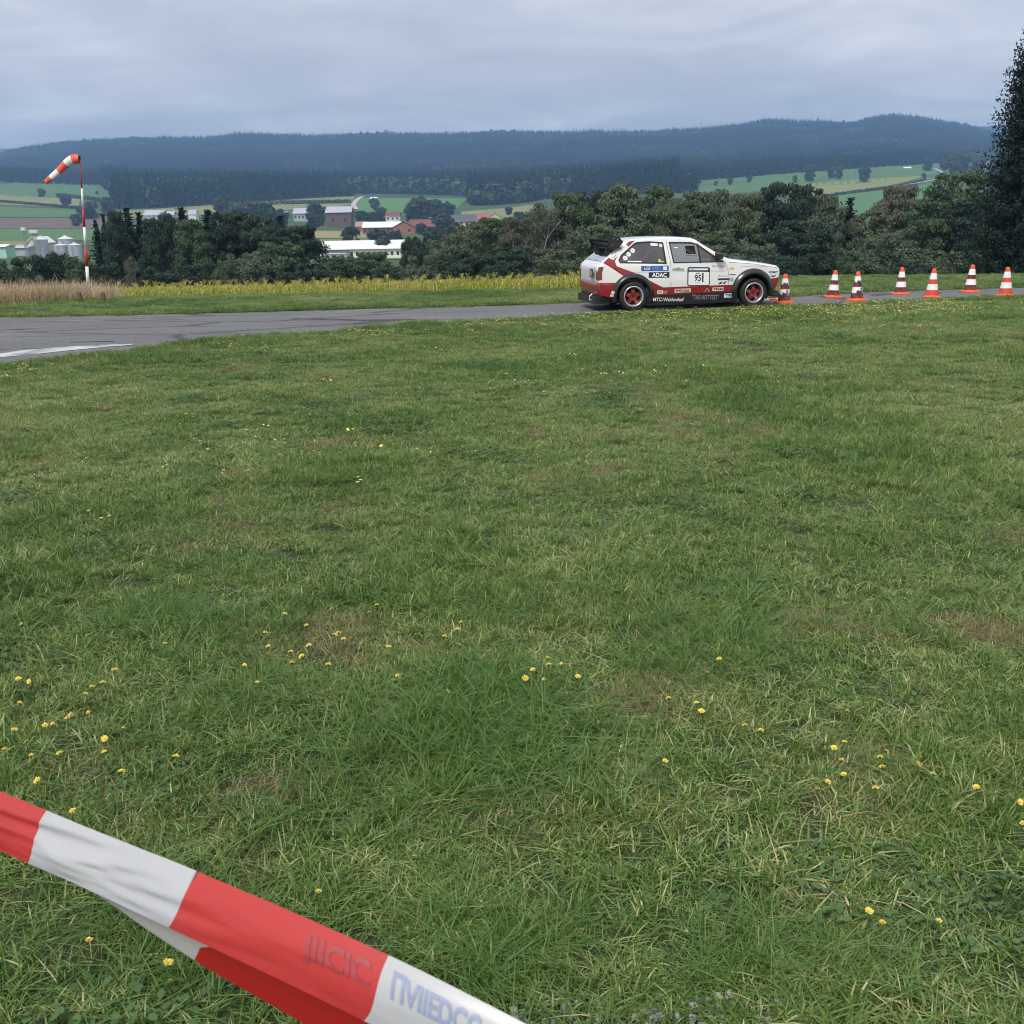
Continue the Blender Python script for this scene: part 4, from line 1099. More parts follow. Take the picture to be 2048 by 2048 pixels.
# front splitter, rear undertray, tow strap
mb = MB(); mb.add([(2.55, -.74, .19), (2.97, -.66, .165), (2.97, .66, .165), (2.55, .74, .19), (2.55, -.74, .21), (2.97, -.66, .18), (2.97, .66, .18), (2.55, .74, .21)], [(0, 1, 2, 3)[::-1], (4, 5, 6, 7), (0, 4, 5, 1)[::-1], (1, 5, 6, 2)[::-1], (2, 6, 7, 3)[::-1], (3, 7, 4, 0)[::-1]])
for s in (-1, 1): mb.add([(2.72, s * .735, .20), (2.95, s * .70, .18), (2.86, s * .70, .275), (2.74, s * .73, .30), (2.72, s * .745, .20), (2.95, s * .71, .18), (2.86, s * .71, .275), (2.74, s * .74, .30)], [(0, 1, 2, 3), (4, 5, 6, 7), (2, 3, 7, 6), (1, 2, 6, 5)])
mb.build('front_splitter', m_blk, car)
mb = MB(); mb.box(-.70, -.40, -.66, .66, .125, .262); mb.build('rear_undertray', m_blk, car)
mb = MB(); mb.tube([(-.665, -.35, .30), (-.72, -.35, .25), (-.72, -.35, .20), (-.68, -.35, .17)], .012, 6); o = mb.build('tow_strap', m_stw, car)
# wing
ep = [(-.50, 1.395), (-.25, 1.315), (-.18, 1.235), (-.26, 1.13), (-.41, 1.095), (-.46, 1.235)]
for s in (-1, 1):
    if s > 0: ep = [(-.49, 1.285), (-.25, 1.235), (-.18, 1.20), (-.26, 1.12), (-.41, 1.09), (-.46, 1.20)]
    v = [(x, s * .70 - .006, z) for x, z in ep] + [(x, s * .70 + .006, z) for x, z in ep]; n_ = len(ep)
    wg = obj('wing_endplate', v, [tuple(range(n_)), tuple(range(2 * n_ - 1, n_ - 1, -1))] + [(i, (i + 1) % n_, (i + 1) % n_ + n_, i + n_)[::-1] for i in range(n_)], m_blk, car)
    mb = MB(); 
    for (x, z) in (((-.36, 1.30), (-.29, 1.285), (-.38, 1.19)) if s < 0 else ((-.36, 1.2), (-.29, 1.19), (-.38, 1.14))): mb.tube([(x, s * .70 - .010, z), (x, s * .70 + .010, z)], .009, 8)
    mb.build('bolt', m_lip, wg)
def foil(name, x0, z0, chord, ang, th, yy=.694):
    n_ = 8; up = [(i / n_, th * math.sin(math.pi * (i / n_) ** .7)) for i in range(n_ + 1)]; lo = [(i / n_, -th * .25 * math.sin(math.pi * (i / n_))) for i in range(n_ - 1, 0, -1)]
    pr = up + lo; ca, sa = math.cos(ang), math.sin(ang); v = []
    for s in (-1, 1):
        for a, b in pr: v.append((x0 - (a * chord) * ca, s * yy, z0 + a * chord * sa - b))
    m_ = len(pr); obj(name, v, [(i, (i + 1) % m_, (i + 1) % m_ + m_, i + m_) for i in range(m_)], m_blk, car, True)
foil('wing_blade', -.20, 1.125, .29, math.radians(22), .024); foil('wing_flap', -.40, 1.225, .10, math.radians(32), .012)
mb = MB()
for s in (-1, 1):
    for x in (-.33, -.40): mb.tube([(x, s * .42, 1.17), (x - .03, s * .42, 1.03)], .018, 6)
    mb.box(-.43, -.37, s * .42 - .008, s * .42 + .008, .98, 1.08)
mb.tube([(-.37, -.5, 1.12), (-.37, .5, 1.12)], .014, 6)
mb.build('wing_bracket', m_blk, car)
# mirrors
for s in (-1, 1):
    mb = MB(); mb.tube([(1.60, s * .70, .89), (1.60, s * .78, .93)], .02, 6)
    v = [(1.66, .73, .90), (1.66, .90, .90), (1.66, .90, .99), (1.66, .73, 1.01), (1.57, .74, .895), (1.57, .91, .895), (1.57, .91, .995), (1.57, .74, 1.015), (1.70, .77, .93), (1.70, .86, .93), (1.70, .86, .97), (1.70, .77, .97)]
    mb.add([(a, s * b, c) for a, b, c in v], [(4, 5, 6, 7), (0, 4, 7, 3), (1, 2, 6, 5), (3, 7, 6, 2), (0, 1, 5, 4), (0, 8, 9, 1), (1, 9, 10, 2), (2, 10, 11, 3), (3, 11, 8, 0), (8, 11, 10, 9)])
    mb.build('door_mirror', m_blk, car)
# lamps, number plate recess
for s in (-1, 1):
    mb = MB(); zz = [(.80, -.625), (.70, -.655), (.57, -.652)]
    v = []
    for z, x in zz: v += [(x - .012, s * (side(x, z) - .10), z), (x - .006, s * (side(x, z) + .004), z), (x + .075, s * (side(x + .07, z) + .006), z)]
    f = []
    for i in range(2):
        for j in range(2): f.append((3 * i + j, 3 * i + j + 1, 3 * i + j + 4, 3 * i + j + 3))
    obj('tail_lamp', v, [q[::s] for q in f], m_ltred, car)
    mb = MB(); mb.tube([(2.87, s * .52, .62), (2.905, s * .52, .62)], [.085, .08], 20); mb.build('headlight', m_lip, car)
mb = MB(); mb.box(2.885, 2.90, -.42, .42, .56, .68); mb.build('grille', m_blk, car)
v = [(-.693, y_, z) for y_, z in ((-.50, .60), (-.24, .60), (-.24, .755), (-.50, .755))]; obj('plate_sticker', v, [(0, 3, 2, 1)], mat('slate_sticker', (.05, .055, .07), .5), car)
decal_b = text_mesh('95', 0.13, .002); 
for q in decal_b.vertices: q.co = (-.697, -.44 + q.co.x, .635 + q.co.y)
# seen from behind the text must read from the far side to the near side
for q in decal_b.vertices: q.co.y = -.74 - q.co.y
decal_b.materials.append(m_pink); link('rear_number', decal_b, car)
obj('round_sticker', [(-.692, -.60 + .035 * math.cos(a), .775 + .03 * math.sin(a)) for a in [i * math.pi / 5 for i in range(10)]], [tuple(range(10))], m_yel, car)
# stickers on the near side
skin('blue_banner', R4(550, 387, 781, 429, -3), m_blue, off=.005); decal_text('CLUB', 572, 388, 630, 398, m_stw, .007); decal_text('SLALOM', 575, 402, 622, 420, m_stw, .007, bold=.02)
decal_text('-SPORT>', 640, 391, 718, 418, m_lblue, .007, bold=.03); skin('sticker_patch', R4(735, 391, 768, 420), m_stw, off=.007, grid=5)
skin('black_banner', R4(613, 441, 788, 486, -4), m_navy, off=.005); decal_text('ADAC', 640, 443, 765, 480, m_stw, .007, bold=.03)
skin('door_handle', R4(812, 406, 912, 419), m_gry, off=.012, grid=5); skin('wing_emblem', [cu(840, 412), cu(852, 398), cu(872, 398), cu(884, 412)], m_gry, off=.013, grid=5)
def rrect(u0, v0, u1, v1, r):
    o = []
    for (cx_, cy_, a0) in ((u1 - r, v1 - r, 0), (u0 + r, v1 - r, 90), (u0 + r, v0 + r, 180), (u1 - r, v0 + r, 270)):
        for k in range(4): a = math.radians(a0 + 30 * k); o.append(cu(cx_ + r * math.cos(a), cy_ + r * math.sin(a)))
    return o
skin('number_board', rrect(941, 395, 1134, 552, 16), m_navy, off=.005, grid=.2); skin('number_board_field', rrect(950, 434, 1127, 545, 10), m_stw, off=.0065, grid=.2)
skin('number_board_strip', R4(953, 407, 1116, 421, -1), m_stw, off=.0065, grid=5); decal_text('MSC', 960, 410, 1000, 419, m_blue, .008)
decal_text('95', 1002, 458, 1058, 512, m_navy, .008, bold=.02, shear=.1); skin('number_bar', R4(1066, 442, 1079, 520), m_navy, off=.008, grid=5)
skin('sticker_patch', R4(1012, 442, 1048, 449), m_blue, off=.008, grid=5); skin('sticker_patch', R4(1008, 524, 1052, 528), m_gry, off=.008, grid=5)
decal_text('BILSTEIN', 1155, 379, 1262, 392, m_lblue, .005); decal_text('Sachs', 1208, 458, 1290, 472, m_gry, .005); skin('sticker_patch', R4(1204, 488, 1298, 502, -2), m_navy, off=.005, grid=5)
skin('swoosh_sticker', [cu(1205, 535), cu(1225, 518), cu(1246, 518), cu(1228, 535)], m_navy, off=.005, grid=5); skin('swoosh_sticker', [cu(1246, 532), cu(1262, 516), cu(1290, 513), cu(1274, 520), cu(1262, 534)], m_navy, off=.005, grid=5)
skin('sticker_patch', R4(1298, 394, 1342, 412), m_yel, off=.005, grid=5); skin('sticker_patch', R4(1304, 452, 1356, 459), m_cr, off=.005, grid=5)
decal_text('N3', 1300, 480, 1338, 512, m_lblue, .005, bold=.04); decal_text('motorentechnik  vorbereitung', 1395, 379, 1640, 390, m_gry, .005)
decal_text('OMP', 1655, 425, 1735, 443, m_navy, .006, bold=.02); skin('swoosh_sticker', [cu(1665, 460), cu(1680, 464), cu(1700, 464), cu(1722, 458), cu(1712, 470), cu(1694, 475), cu(1676, 470)], m_navy, off=.006, grid=5)
skin('sticker_patch', R4(688, 592, 738, 622, -2), m_stw, off=.006, grid=5); decal_text('ATS', 692, 597, 732, 617, m_cr, .008, bold=.03); decal_text('GT', 742, 594, 776, 616, m_pink, .006)
skin('sticker_patch', R4(835, 578, 973, 610, -5), m_pink, off=.006, grid=5); decal_text('ENDLESS', 844, 583, 962, 600, m_navy, .008, bold=.04)
decal_text('^', 1090, 572, 1140, 600, m_gry, .006); skin('sticker_patch', R4(1160, 566, 1255, 596, -3), m_pink, off=.006, grid=5); decal_text('TEAM', 1167, 570, 1248, 588, m_navy, .008, bold=.04)
decal_text('MTC-Waldershof', 654, 651, 916, 683, m_stw, .016, bold=.02); decal_text('"THE HOTTEST"', 988, 626, 1216, 668, m_gry, .016, bold=.01)
skin('sticker_patch', R4(1262, 617, 1364, 652, -3), m_stw, off=.016, grid=5); decal_text('TEC', 1272, 622, 1354, 642, m_blue, .018, bold=.05)
def disc(u, v, r, n_=14): return [cu(u + r * math.cos(2 * math.pi * k / n_), v + r * math.sin(2 * math.pi * k / n_)) for k in range(n_)]
for u, v_ in ((422, 325), (452, 294), (487, 263)):
    skin('disc_sticker', disc(u, v_, 19), m_stw, off=-.004, grid=5); skin('disc_sticker', disc(u - 2, v_, 5), m_gry, off=-.002, grid=5)
skin('window_sticker', R4(440, 347, 556, 362), m_stw, off=-.004, grid=5); skin('flag_sticker', R4(388, 350, 422, 357), m_cr, off=-.004, grid=5); skin('flag_sticker', R4(388, 357, 422, 364), m_yel, off=-.004, grid=5)
skin('window_sticker', rrect(640, 195, 702, 222, 8), m_stw, off=-.004, grid=5); skin('window_sticker', rrect(711, 195, 740, 232, 8), m_pink, off=-.004, grid=5)
skin('window_sticker', [cu(696, 330), cu(712, 330), cu(720, 344), cu(744, 350), cu(744, 356), cu(698, 356)], m_yel, off=-.004, grid=5); skin('window_sticker', R4(838, 232, 868, 240), m_stw, off=-.004, grid=5)
loop_frame('pillar_sticker', [cu(308, 318), cu(322, 268), cu(352, 262), cu(346, 300), cu(326, 326)], 0.008, m_gry, .005, (-1,))
skin('round_sticker', disc(309, 609, 15), m_pink, off=.062, grid=5); skin('round_sticker', R4(288, 624, 318, 644), m_cream, off=.052, grid=5)
for k, (u, v_) in enumerate(((1651, 512), (1660, 533), (1666, 556), (1671, 578))): skin('flare_sticker', disc(u, v_, 7, 8), m_stw, off=.05, grid=5)
# cage and seats
mb = MB()
for s in (-1, 1):
    mb.tube([(-.35, s * .55, .45), (.62, s * .56, 1.235)], .02, 8); mb.tube([(.62, s * .60, .25), (.62, s * .56, 1.235), (1.12, s * .54, 1.22), (1.72, s * .60, .86)], .02, 8)
mb.tube([(.62, -.56, 1.235), (.62, .56, 1.235)], .02, 8); mb.tube([(-.35, -.55, .45), (.62, .55, 1.2)], .018, 8); mb.tube([(.62, -.58, .85), (.62, .58, .85)], .018, 8)
mb.build('roll_cage', m_cage, car, True)
mb = MB()
for s in (-1, 1): mb.box(-.40, .60, s * .60 - .01, s * .60 + .01, .46, .86); mb.box(.70, 1.60, s * .62 - .01, s * .62 + .01, .25, .84)
mb.box(-.46, .55, -.60, .60, .46, .50); mb.build('inner_panel', m_int, car)
def seat(yc, nm):
    s = empty(nm, (0.78, yc, .24), 0, car)
    mb = MB(); mb.box(-.05, .48, -.24, .24, 0, .12); mb.box(.0, .46, -.26, -.20, .1, .22); mb.box(.0, .46, .20, .26, .1, .22); mb.build('cushion', m_blk, s)
    mb = MB(); v = [(-.05, -.23, .1), (-.05, .23, .1), (-.24, .23, .60), (-.24, -.23, .60), (-.28, -.13, .82), (-.28, .13, .82)]; v2 = [(a - .07, b, c) for a, b, c in v]
    mb.add(v + v2, [(0, 1, 2, 3), (3, 2, 5, 4), (6, 9, 8, 7), (9, 10, 11, 8), (0, 3, 9, 6), (1, 7, 8, 2), (3, 4, 10, 9), (2, 8, 11, 5), (4, 5, 11, 10)]); mb.build('backrest', m_blk, s)
seat(.34, 'bucket_seat'); seat(-.34, 'bucket_seat')
mb = MB(); mb.box(1.45, 1.85, -.66, .66, .60, .86); mb.build('dashboard', m_blk, car)
mb = MB(); ring = [(1.36 + .04 * math.sin(a), .34 + .17 * math.cos(a), .80 + .16 * math.sin(a)) for a in [i * math.pi / 9 for i in range(19)]]; mb.tube(ring, .014, 6, caps=False); mb.tube([(1.36, .34, .8), (1.5, .34, .74)], .02, 6); mb.build('steering_wheel', m_blk, car)
# driver
def skinned(name, nodes, edges, m_, parent, sub=2):
    me = bpy.data.meshes.new(name); me.from_pydata([n_[0] for n_ in nodes], edges, [])
    o = bpy.data.objects.new(name, me); COL.objects.link(o); o.parent = parent
    md = o.modifiers.new('skin', 'SKIN'); md.use_smooth_shade = True; sb = o.modifiers.new('sub', 'SUBSURF'); sb.levels = sub; sb.render_levels = sub
    if not me.skin_vertices: 
        bpy.context.view_layer.objects.active = o
    lay = me.skin_vertices[0] if me.skin_vertices else None
    if lay:
        for i, n_ in enumerate(nodes): lay.data[i].radius = (n_[1], n_[1])
        lay.data[0].use_root = True
    me.materials.append(m_)
    return o
m_suit = mat('blue_race_suit', (0.05, 0.07, 0.16), 0.85); m_helm = mat('white_helmet', (0.75, 0.75, 0.76), 0.2, coat=.8); m_visor = mat('dark_visor', (0.02, 0.02, 0.025), 0.08); m_glove = mat('black_glove', (0.03, 0.03, 0.03), .8)
drv = empty('person'); drv.location = car.matrix_basis @ Vector((0, 0, 0)); drv.rotation_euler = car.rotation_euler
tag(drv, 'driver in a white helmet and dark suit sitting at the wheel inside the car', 'person')
nodes = [((.86, .34, .44), .14), ((.80, .34, .66), .145), ((.76, .34, .84), .15), ((.76, .34, .95), .06), ((.78, .34, 1.02), .055),
         ((.78, .16, .86), .065), ((.98, .12, .68), .05), ((1.20, .19, .78), .038), ((1.33, .20, .83), .034),
         ((.78, .52, .86), .065), ((.98, .56, .68), .05), ((1.20, .49, .78), .038), ((1.33, .48, .83), .034),
         ((1.02, .24, .45), .085), ((1.34, .22, .52), .06), ((1.66, .22, .36), .045), ((1.02, .44, .45), .085), ((1.34, .46, .52), .06), ((1.66, .46, .36), .045)]
skinned('body', nodes, [(0, 1), (1, 2), (2, 3), (3, 4), (2, 5), (5, 6), (6, 7), (7, 8), (2, 9), (9, 10), (10, 11), (11, 12), (0, 13), (13, 14), (14, 15), (0, 16), (16, 17), (17, 18)], m_suit, drv)
mb = MB(); mb.lathe([(0.0, .155), (.05, .150), (.09, .128), (.118, .085), (.128, .03), (.128, -.03), (.118, -.085), (.10, -.12), (.07, -.125)], 20); 
hl = mb.build('helmet', m_helm, drv, True); hl.location = (.81, .34, 1.11); hl.scale = (1.08, .92, 0.92)
mb = MB(); v = []; f = []
for i in range(9):
    a = -1.1 + 2.2 * i / 8
    for z, r in ((.055, .131), (-.045, .133)): v.append((r * math.cos(a), r * math.sin(a), z))
for i in range(8): f.append((2 * i, 2 * i + 1, 2 * i + 3, 2 * i + 2))
vz = obj('visor', v, f, m_visor, hl, True)
for yy, sg in ((.20, 1), (.48, -1)):
    nd = [((1.33, yy, .83), .03), ((1.36, yy, .86), .032)]
    ed = [(0, 1)]
    for k in range(4):
        b = len(nd); y2 = yy - .028 + .018 * k
        nd += [((1.385, y2, .895 + .004 * (k % 3)), .010), ((1.405, y2, .885), .009), ((1.405, y2, .862), .008)]; ed += [(1, b), (b, b + 1), (b + 1, b + 2)]
    b = len(nd); nd += [((1.355, yy + sg * .035, .872), .010), ((1.38, yy + sg * .045, .862), .009)]; ed += [(1, b), (b, b + 1)]
    skinned('glove', nd, ed, m_glove, drv, 1)

# ------------------------------------------------------------------ trees
m_bark = mat('bark', (0.06, 0.05, 0.04), 0.9, noise=(6, (0.11, 0.09, 0.07), 0.4, 0.7)); m_birch = mat('birch_bark', (0.42, 0.41, 0.38), 0.8, noise=(7, (0.12, 0.11, 0.10), 0.5, 0.7))
def fol(name, c0, c1, c2, transl=0.15):
    return leaf_mat(name, [(0.0, c0), (0.5, c1), (1.0, c2)], patch=((0.35, 0.22), (1.3, 0.12)), tint=0.40, rnd=0.30, transl=transl, rough=0.7, spec=0.15, off=0.05)
FOL = {
    'green': fol('leaf_green', (0.052, 0.084, 0.046), (0.084, 0.130, 0.068), (0.122, 0.172, 0.090)),
    'dark': fol('leaf_dark_green', (0.026, 0.046, 0.034), (0.044, 0.072, 0.048), (0.066, 0.100, 0.062)),
    'olive': fol('leaf_olive', (0.070, 0.094, 0.056), (0.110, 0.140, 0.082), (0.155, 0.188, 0.110)),
    'brown': fol('leaf_brownish', (0.085, 0.090, 0.066), (0.130, 0.134, 0.096), (0.175, 0.174, 0.125)),
    'pale': fol('leaf_pale_green', (0.075, 0.100, 0.068), (0.115, 0.148, 0.098), (0.165, 0.200, 0.135)),
    'needle': fol('spruce_needle', (0.009, 0.020, 0.015), (0.020, 0.036, 0.026), (0.034, 0.056, 0.038), 0.05),
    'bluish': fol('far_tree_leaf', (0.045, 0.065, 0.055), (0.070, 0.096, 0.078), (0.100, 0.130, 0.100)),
}
def quads(C, Nn, size, g, asp=0.7):
    n = len(C); t = g.normal(size=(n, 3)); t -= Nn * (t * Nn).sum(1)[:, None]; t /= np.linalg.norm(t, axis=1)[:, None] + 1e-9
    b = np.cross(Nn, t); s = (size * g.uniform(.6, 1.35, n))[:, None]
    V = np.stack([C - t * s, C + b * s * asp, C + t * s, C - b * s * asp], 1).reshape(-1, 3)
    return V, (np.arange(n) * 4)[:, None] + np.array([[0, 1, 2, 3]])
def crown_mesh(name, seed, nb=70, per=190, leaf=0.0175, zf=.6, big=1.0, zlo=0.12, fill=0.85, shape='round', gap=0.0):
    g = np.random.default_rng(seed); Cs = []; Ns = []; Tn = []
    for k in range(nb):
        z = zlo + (1 - zlo) * g.random() ** 0.85
        if shape == 'round': w = math.sqrt(max(0.02, 1 - ((z - .55) / .5) ** 2)) * (1 if z > .5 else .75 + .25 * z / .5)
        elif shape == 'tall': w = math.sqrt(max(0.03, 1 - ((z - .45) / .60) ** 2)) * (1.0 - .3 * z)
        else: w = 1.0 - 0.25 * z                                           # bush
        az = g.uniform(0, 6.283); rr = 0.5 * w * math.sqrt(g.uniform(.05, 1)) * .84
        c = np.array([rr * math.cos(az), rr * math.sin(az), min(z, 0.955)]); br = big * g.uniform(.07, .15) * (1 if z < .85 else .65)
        n_ = int(per * (br / .1) ** 1.6); d = g.normal(size=(n_, 3)); d[:, 2] = d[:, 2] * .8 + .25; d /= np.linalg.norm(d, axis=1)[:, None]
        r = br * g.uniform(.45, 1.15, n_)[:, None] * np.array([[1.2, 1.2, zf]])
        Cs.append(c + d * r); nn = d + g.normal(scale=.55, size=d.shape); Ns.append(nn / np.linalg.norm(nn, axis=1)[:, None])
        Tn.append(np.clip(g.normal(.5, .16) + g.normal(0, .22, n_), 0, 1))
    C = np.concatenate(Cs); Nn = np.concatenate(Ns); T = np.concatenate(Tn)
    C[:, 2] = np.maximum(C[:, 2], 0.005)
    V, Q = quads(C, Nn, np.full(len(C), leaf), g)
    me = mesh(name, V, Q, FOL['green']); a = me.attributes.new('tint', 'FLOAT', 'POINT'); a.data.foreach_set('value', np.repeat(T, 4)); return me
def trunk_mesh(name, seed, top=0.8, r=0.018, m_=None, limbs=7):
    g = np.random.default_rng(seed); mb = MB(); p = [Vector((0, 0, -0.02))]
    for k in range(1, 6): p.append(Vector((g.normal(0, .012) * k, g.normal(0, .012) * k, top * k / 5)))
    mb.tube(p, [r * (1 - .16 * k) for k in range(6)], 8)
    for k in range(limbs):
        t = g.uniform(.3, .9); b = p[0].lerp(p[-1], t); az = g.uniform(0, 6.28); L = g.uniform(.12, .30); e = b + Vector((math.cos(az) * L, math.sin(az) * L, L * .8))
        mb.tube([b, b.lerp(e, .5) + Vector((0, 0, .015)), e], [r * .45, r * .3, r * .12], 5)
    return mesh(name, mb.v, mb.f, m_ or m_bark, True)
CR_ = {'round': [crown_mesh('crown', 100 + k) for k in range(4)], 'tall': [crown_mesh('crown', 110 + k, 70, 190, shape='tall') for k in range(3)], 'bush': [crown_mesh('crown', 120 + k, 55, 190, .020, zf=1.0, zlo=.05, shape='bush') for k in range(3)],
       'thin': [crown_mesh('crown', 130 + k, 44, 130, .0115, zlo=.22, shape='tall') for k in range(2)], 'far': [crown_mesh('crown', 140 + k, 34, 50, .05, zf=.95, big=1.35, zlo=.12) for k in range(3)]}
TR_ = [trunk_mesh('trunk', 150 + k) for k in range(3)]; TRB = trunk_mesh('trunk', 155, .88, .011, m_birch, 6)
def spruce_mesh(name, seed, whorls=44, nbr=10, spray=8, width=.17, leaf=.017, z0=.05, jit=.8):
    g = np.random.default_rng(seed); Cs = []; Ns = []; S = []; T = []
    for w in range(whorls):
        z = z0 + (1 - z0) * (w / whorls) ** .92; L0 = width * (1 - z) ** .80 + .006
        for b in range(nbr if z < .85 else 5):
            az = g.uniform(0, 6.283); z = z0 + (1 - z0) * ((w + g.uniform(-jit, jit)) / whorls) ** .92 if w else z0; z = min(max(z, z0), .985); L = (width * (1 - z) ** .80 + .006) * g.uniform(.5, 1.2); dr = g.uniform(.15, .5); tt = g.uniform(.25, .7)
            ns = max(2, int(spray * (L / width) + 1))
            for k in range(ns):
                t = (k + g.uniform(.2, .9)) / ns; r = L * t; zz = z - r * dr + .35 * L * t ** 3
                for q in range(2):
                    Cs.append((r * math.cos(az) + g.normal(0, .006), r * math.sin(az) + g.normal(0, .006), zz + g.normal(0, .004) - q * .006)); n_ = np.array([g.normal(0, .5), g.normal(0, .5), 1 if q == 0 else .2]); Ns.append(n_ / np.linalg.norm(n_)); T.append(min(1, max(0, tt + g.normal(0, .15)))); S.append(leaf * (1.1 - .4 * t))
    C = np.array(Cs); V, Q = quads(C, np.array(Ns), np.array(S), g, .55)
    me = mesh(name, V, Q, FOL['needle']); a = me.attributes.new('tint', 'FLOAT', 'POINT'); a.data.foreach_set('value', np.repeat(np.array(T), 4)); return me
SP_ = [spruce_mesh('crown', 160 + k) for k in range(3)]
def sp_trunk():
    mb = MB(); mb.tube([(0, 0, -.02), (0, 0, .5), (0, 0, .98)], [.012, .007, .001], 7); return mesh('trunk', mb.v, mb.f, m_bark, True)
SPT = sp_trunk()
tcount = [0]
def plant(px, top, wpx, Y, kind, col, label, cat='tree', group=None, name=None, base=None, zbase=None):
    """kind round/tall/bush/thin/spruce/far; top = pixel row of the tip, wpx = width in pixels"""
    tcount[0] += 1; k = tcount[0]
    wpx *= {'spruce': 1.7, 'tall': 1.35, 'round': 1.15, 'bush': 1.1}.get(kind, 1.0)
    c = D(px, top, Y); zb = H(c.x, c.y) if zbase is None else zbase; h = c.z - zb; w = wpx / F * Y / 1.03
    nm = name or {'bush': 'shrub', 'spruce': 'spruce_tree', 'far': 'tree'}.get(kind, 'leafy_tree')
    t = empty(nm, (c.x, c.y, zb), random.uniform(0, 6.28))
    if kind == 'spruce': cm, tm, sw = SP_[k % 3], SPT, w / .30
    else: cm = CR_[kind][k % len(CR_[kind])]; tm = TRB if kind == 'thin' else TR_[k % 3]; sw = w
    t.scale = (sw, sw, h)
    cr = link('crown', cm, t); cr.material_slots[0].link = 'OBJECT'; cr.material_slots[0].material = FOL[col]
    if kind != 'far': link('trunk', TRB if col in ('pale',) and kind == 'tall' else tm, t)
    tag(t, label, cat, group); return t
gL = 'trees of the left belt behind the maize'
for a in [
    (190, 438, 36, 118, 'spruce', 'needle', 'thin see-through spruce just right of the windsock pole'),
    (205, 425, 30, 120, 'spruce', 'needle', 'slim dark spruce second right of the windsock pole'),
    (228, 424, 50, 116, 'tall', 'dark', 'dark leafy tree between the thin spruces and the broad spruce'),
    (252, 415, 66, 122, 'spruce', 'needle', 'broad dark spruce below the left end of the spruce plantation'),
    (276, 421, 50, 114, 'spruce', 'needle', 'spruce with ragged tip left of the lilac barn roofs'),
    (304, 438, 66, 112, 'round', 'dark', 'rounder dark green tree hiding the lilac barn wall'),
    (330, 427, 60, 120, 'tall', 'dark', 'dark tree right below the small lilac roof'),
    (361, 411, 60, 124, 'spruce', 'needle', 'tallest pointed spruce of the left belt'),
    (380, 440, 70, 112, 'tall', 'green', 'mid green leafy tree with a light tip in the left belt'),
    (414, 418, 76, 122, 'spruce', 'needle', 'wide spruce in the middle of the left belt'),
    (442, 426, 80, 118, 'tall', 'dark', 'dark broadleaf tree in the middle of the left belt'),
    (480, 424, 86, 121, 'tall', 'dark', 'tall dark green tree above the rounded bush of the left belt'),
    (523, 431, 90, 117, 'round', 'dark', 'dark domed tree behind the rounded bush'),
    (560, 428, 60, 123, 'spruce', 'needle', 'small dark spruce peeking out near the right end of the left belt'),
    (588, 452, 120, 110, 'round', 'dark', 'large dark spreading tree closing the left belt on the right'),
    (545, 480, 110, 106, 'round', 'green', 'lower green tree in front of the large spreading tree')]:
    plant(a[0], a[1], a[2], a[3], a[4], a[5], a[6], 'tree', gL)
gS = 'shrubs at the foot of the tree belts'
for a in [
    (492, 507, 100, 92, 'bush', 'pale', 'rounded pale grey green bush in front of the left tree belt'),
    (448, 522, 60, 90, 'bush', 'green', 'small bush leaning on the left of the rounded pale bush'),
    (395, 528, 90, 92, 'bush', 'dark', 'dark low bush under the wide spruce'),
    (330, 535, 100, 90, 'bush', 'dark', 'dark low bush under the pointed spruce'),
    (262, 512, 50, 88, 'thin', 'brown', 'brownish half bare sapling right of the windsock pole'),
    (205, 530, 90, 90, 'bush', 'dark', 'dark bush just right of the windsock pole'),
    (152, 512, 70, 88, 'bush', 'green', 'green bush left of the windsock pole below the silos'),
    (100, 508, 80, 92, 'bush', 'dark', 'dark bush below the pair of silos'),
    (55, 516, 90, 90, 'bush', 'dark', 'dark bush below the beige barn gable'),
    (5, 520, 90, 92, 'bush', 'green', 'green bush at the left edge of the picture'),
    (-60, 515, 120, 92, 'bush', 'dark', 'dark bush outside the left edge'),
    (60, 555, 60, 60, 'bush', 'pale', 'pale scrubby bush poking up behind the dry grass'),
    (625, 528, 80, 90, 'bush', 'dark', 'dark bush under the right end of the left belt'),
    (684, 513, 90, 95, 'bush', 'green', 'green bush just left of the gap below the white hall'),
    (742, 505, 90, 100, 'round', 'green', 'green tree rising into the view of the white hall roof'),
    (824, 470, 50, 112, 'round', 'dark', 'dark compact tree right of the white hall roof'),
    (858, 472, 56, 114, 'round', 'dark', 'dark tree below the red roofed farm'),
    (848, 510, 86, 92, 'bush', 'pale', 'light green rounded bush between the white hall and the car'),
    (560, 545, 90, 88, 'bush', 'dark', 'low dark bush behind the maize left of centre'),
    (780, 535, 90, 88, 'bush', 'dark', 'low dark bush behind the maize below the compact tree')]:
    plant(a[0], a[1], a[2], a[3], a[4], a[5], a[6], 'shrub' if a[4] == 'bush' else 'tree', gS)
gR = 'trees of the long belt behind the car'
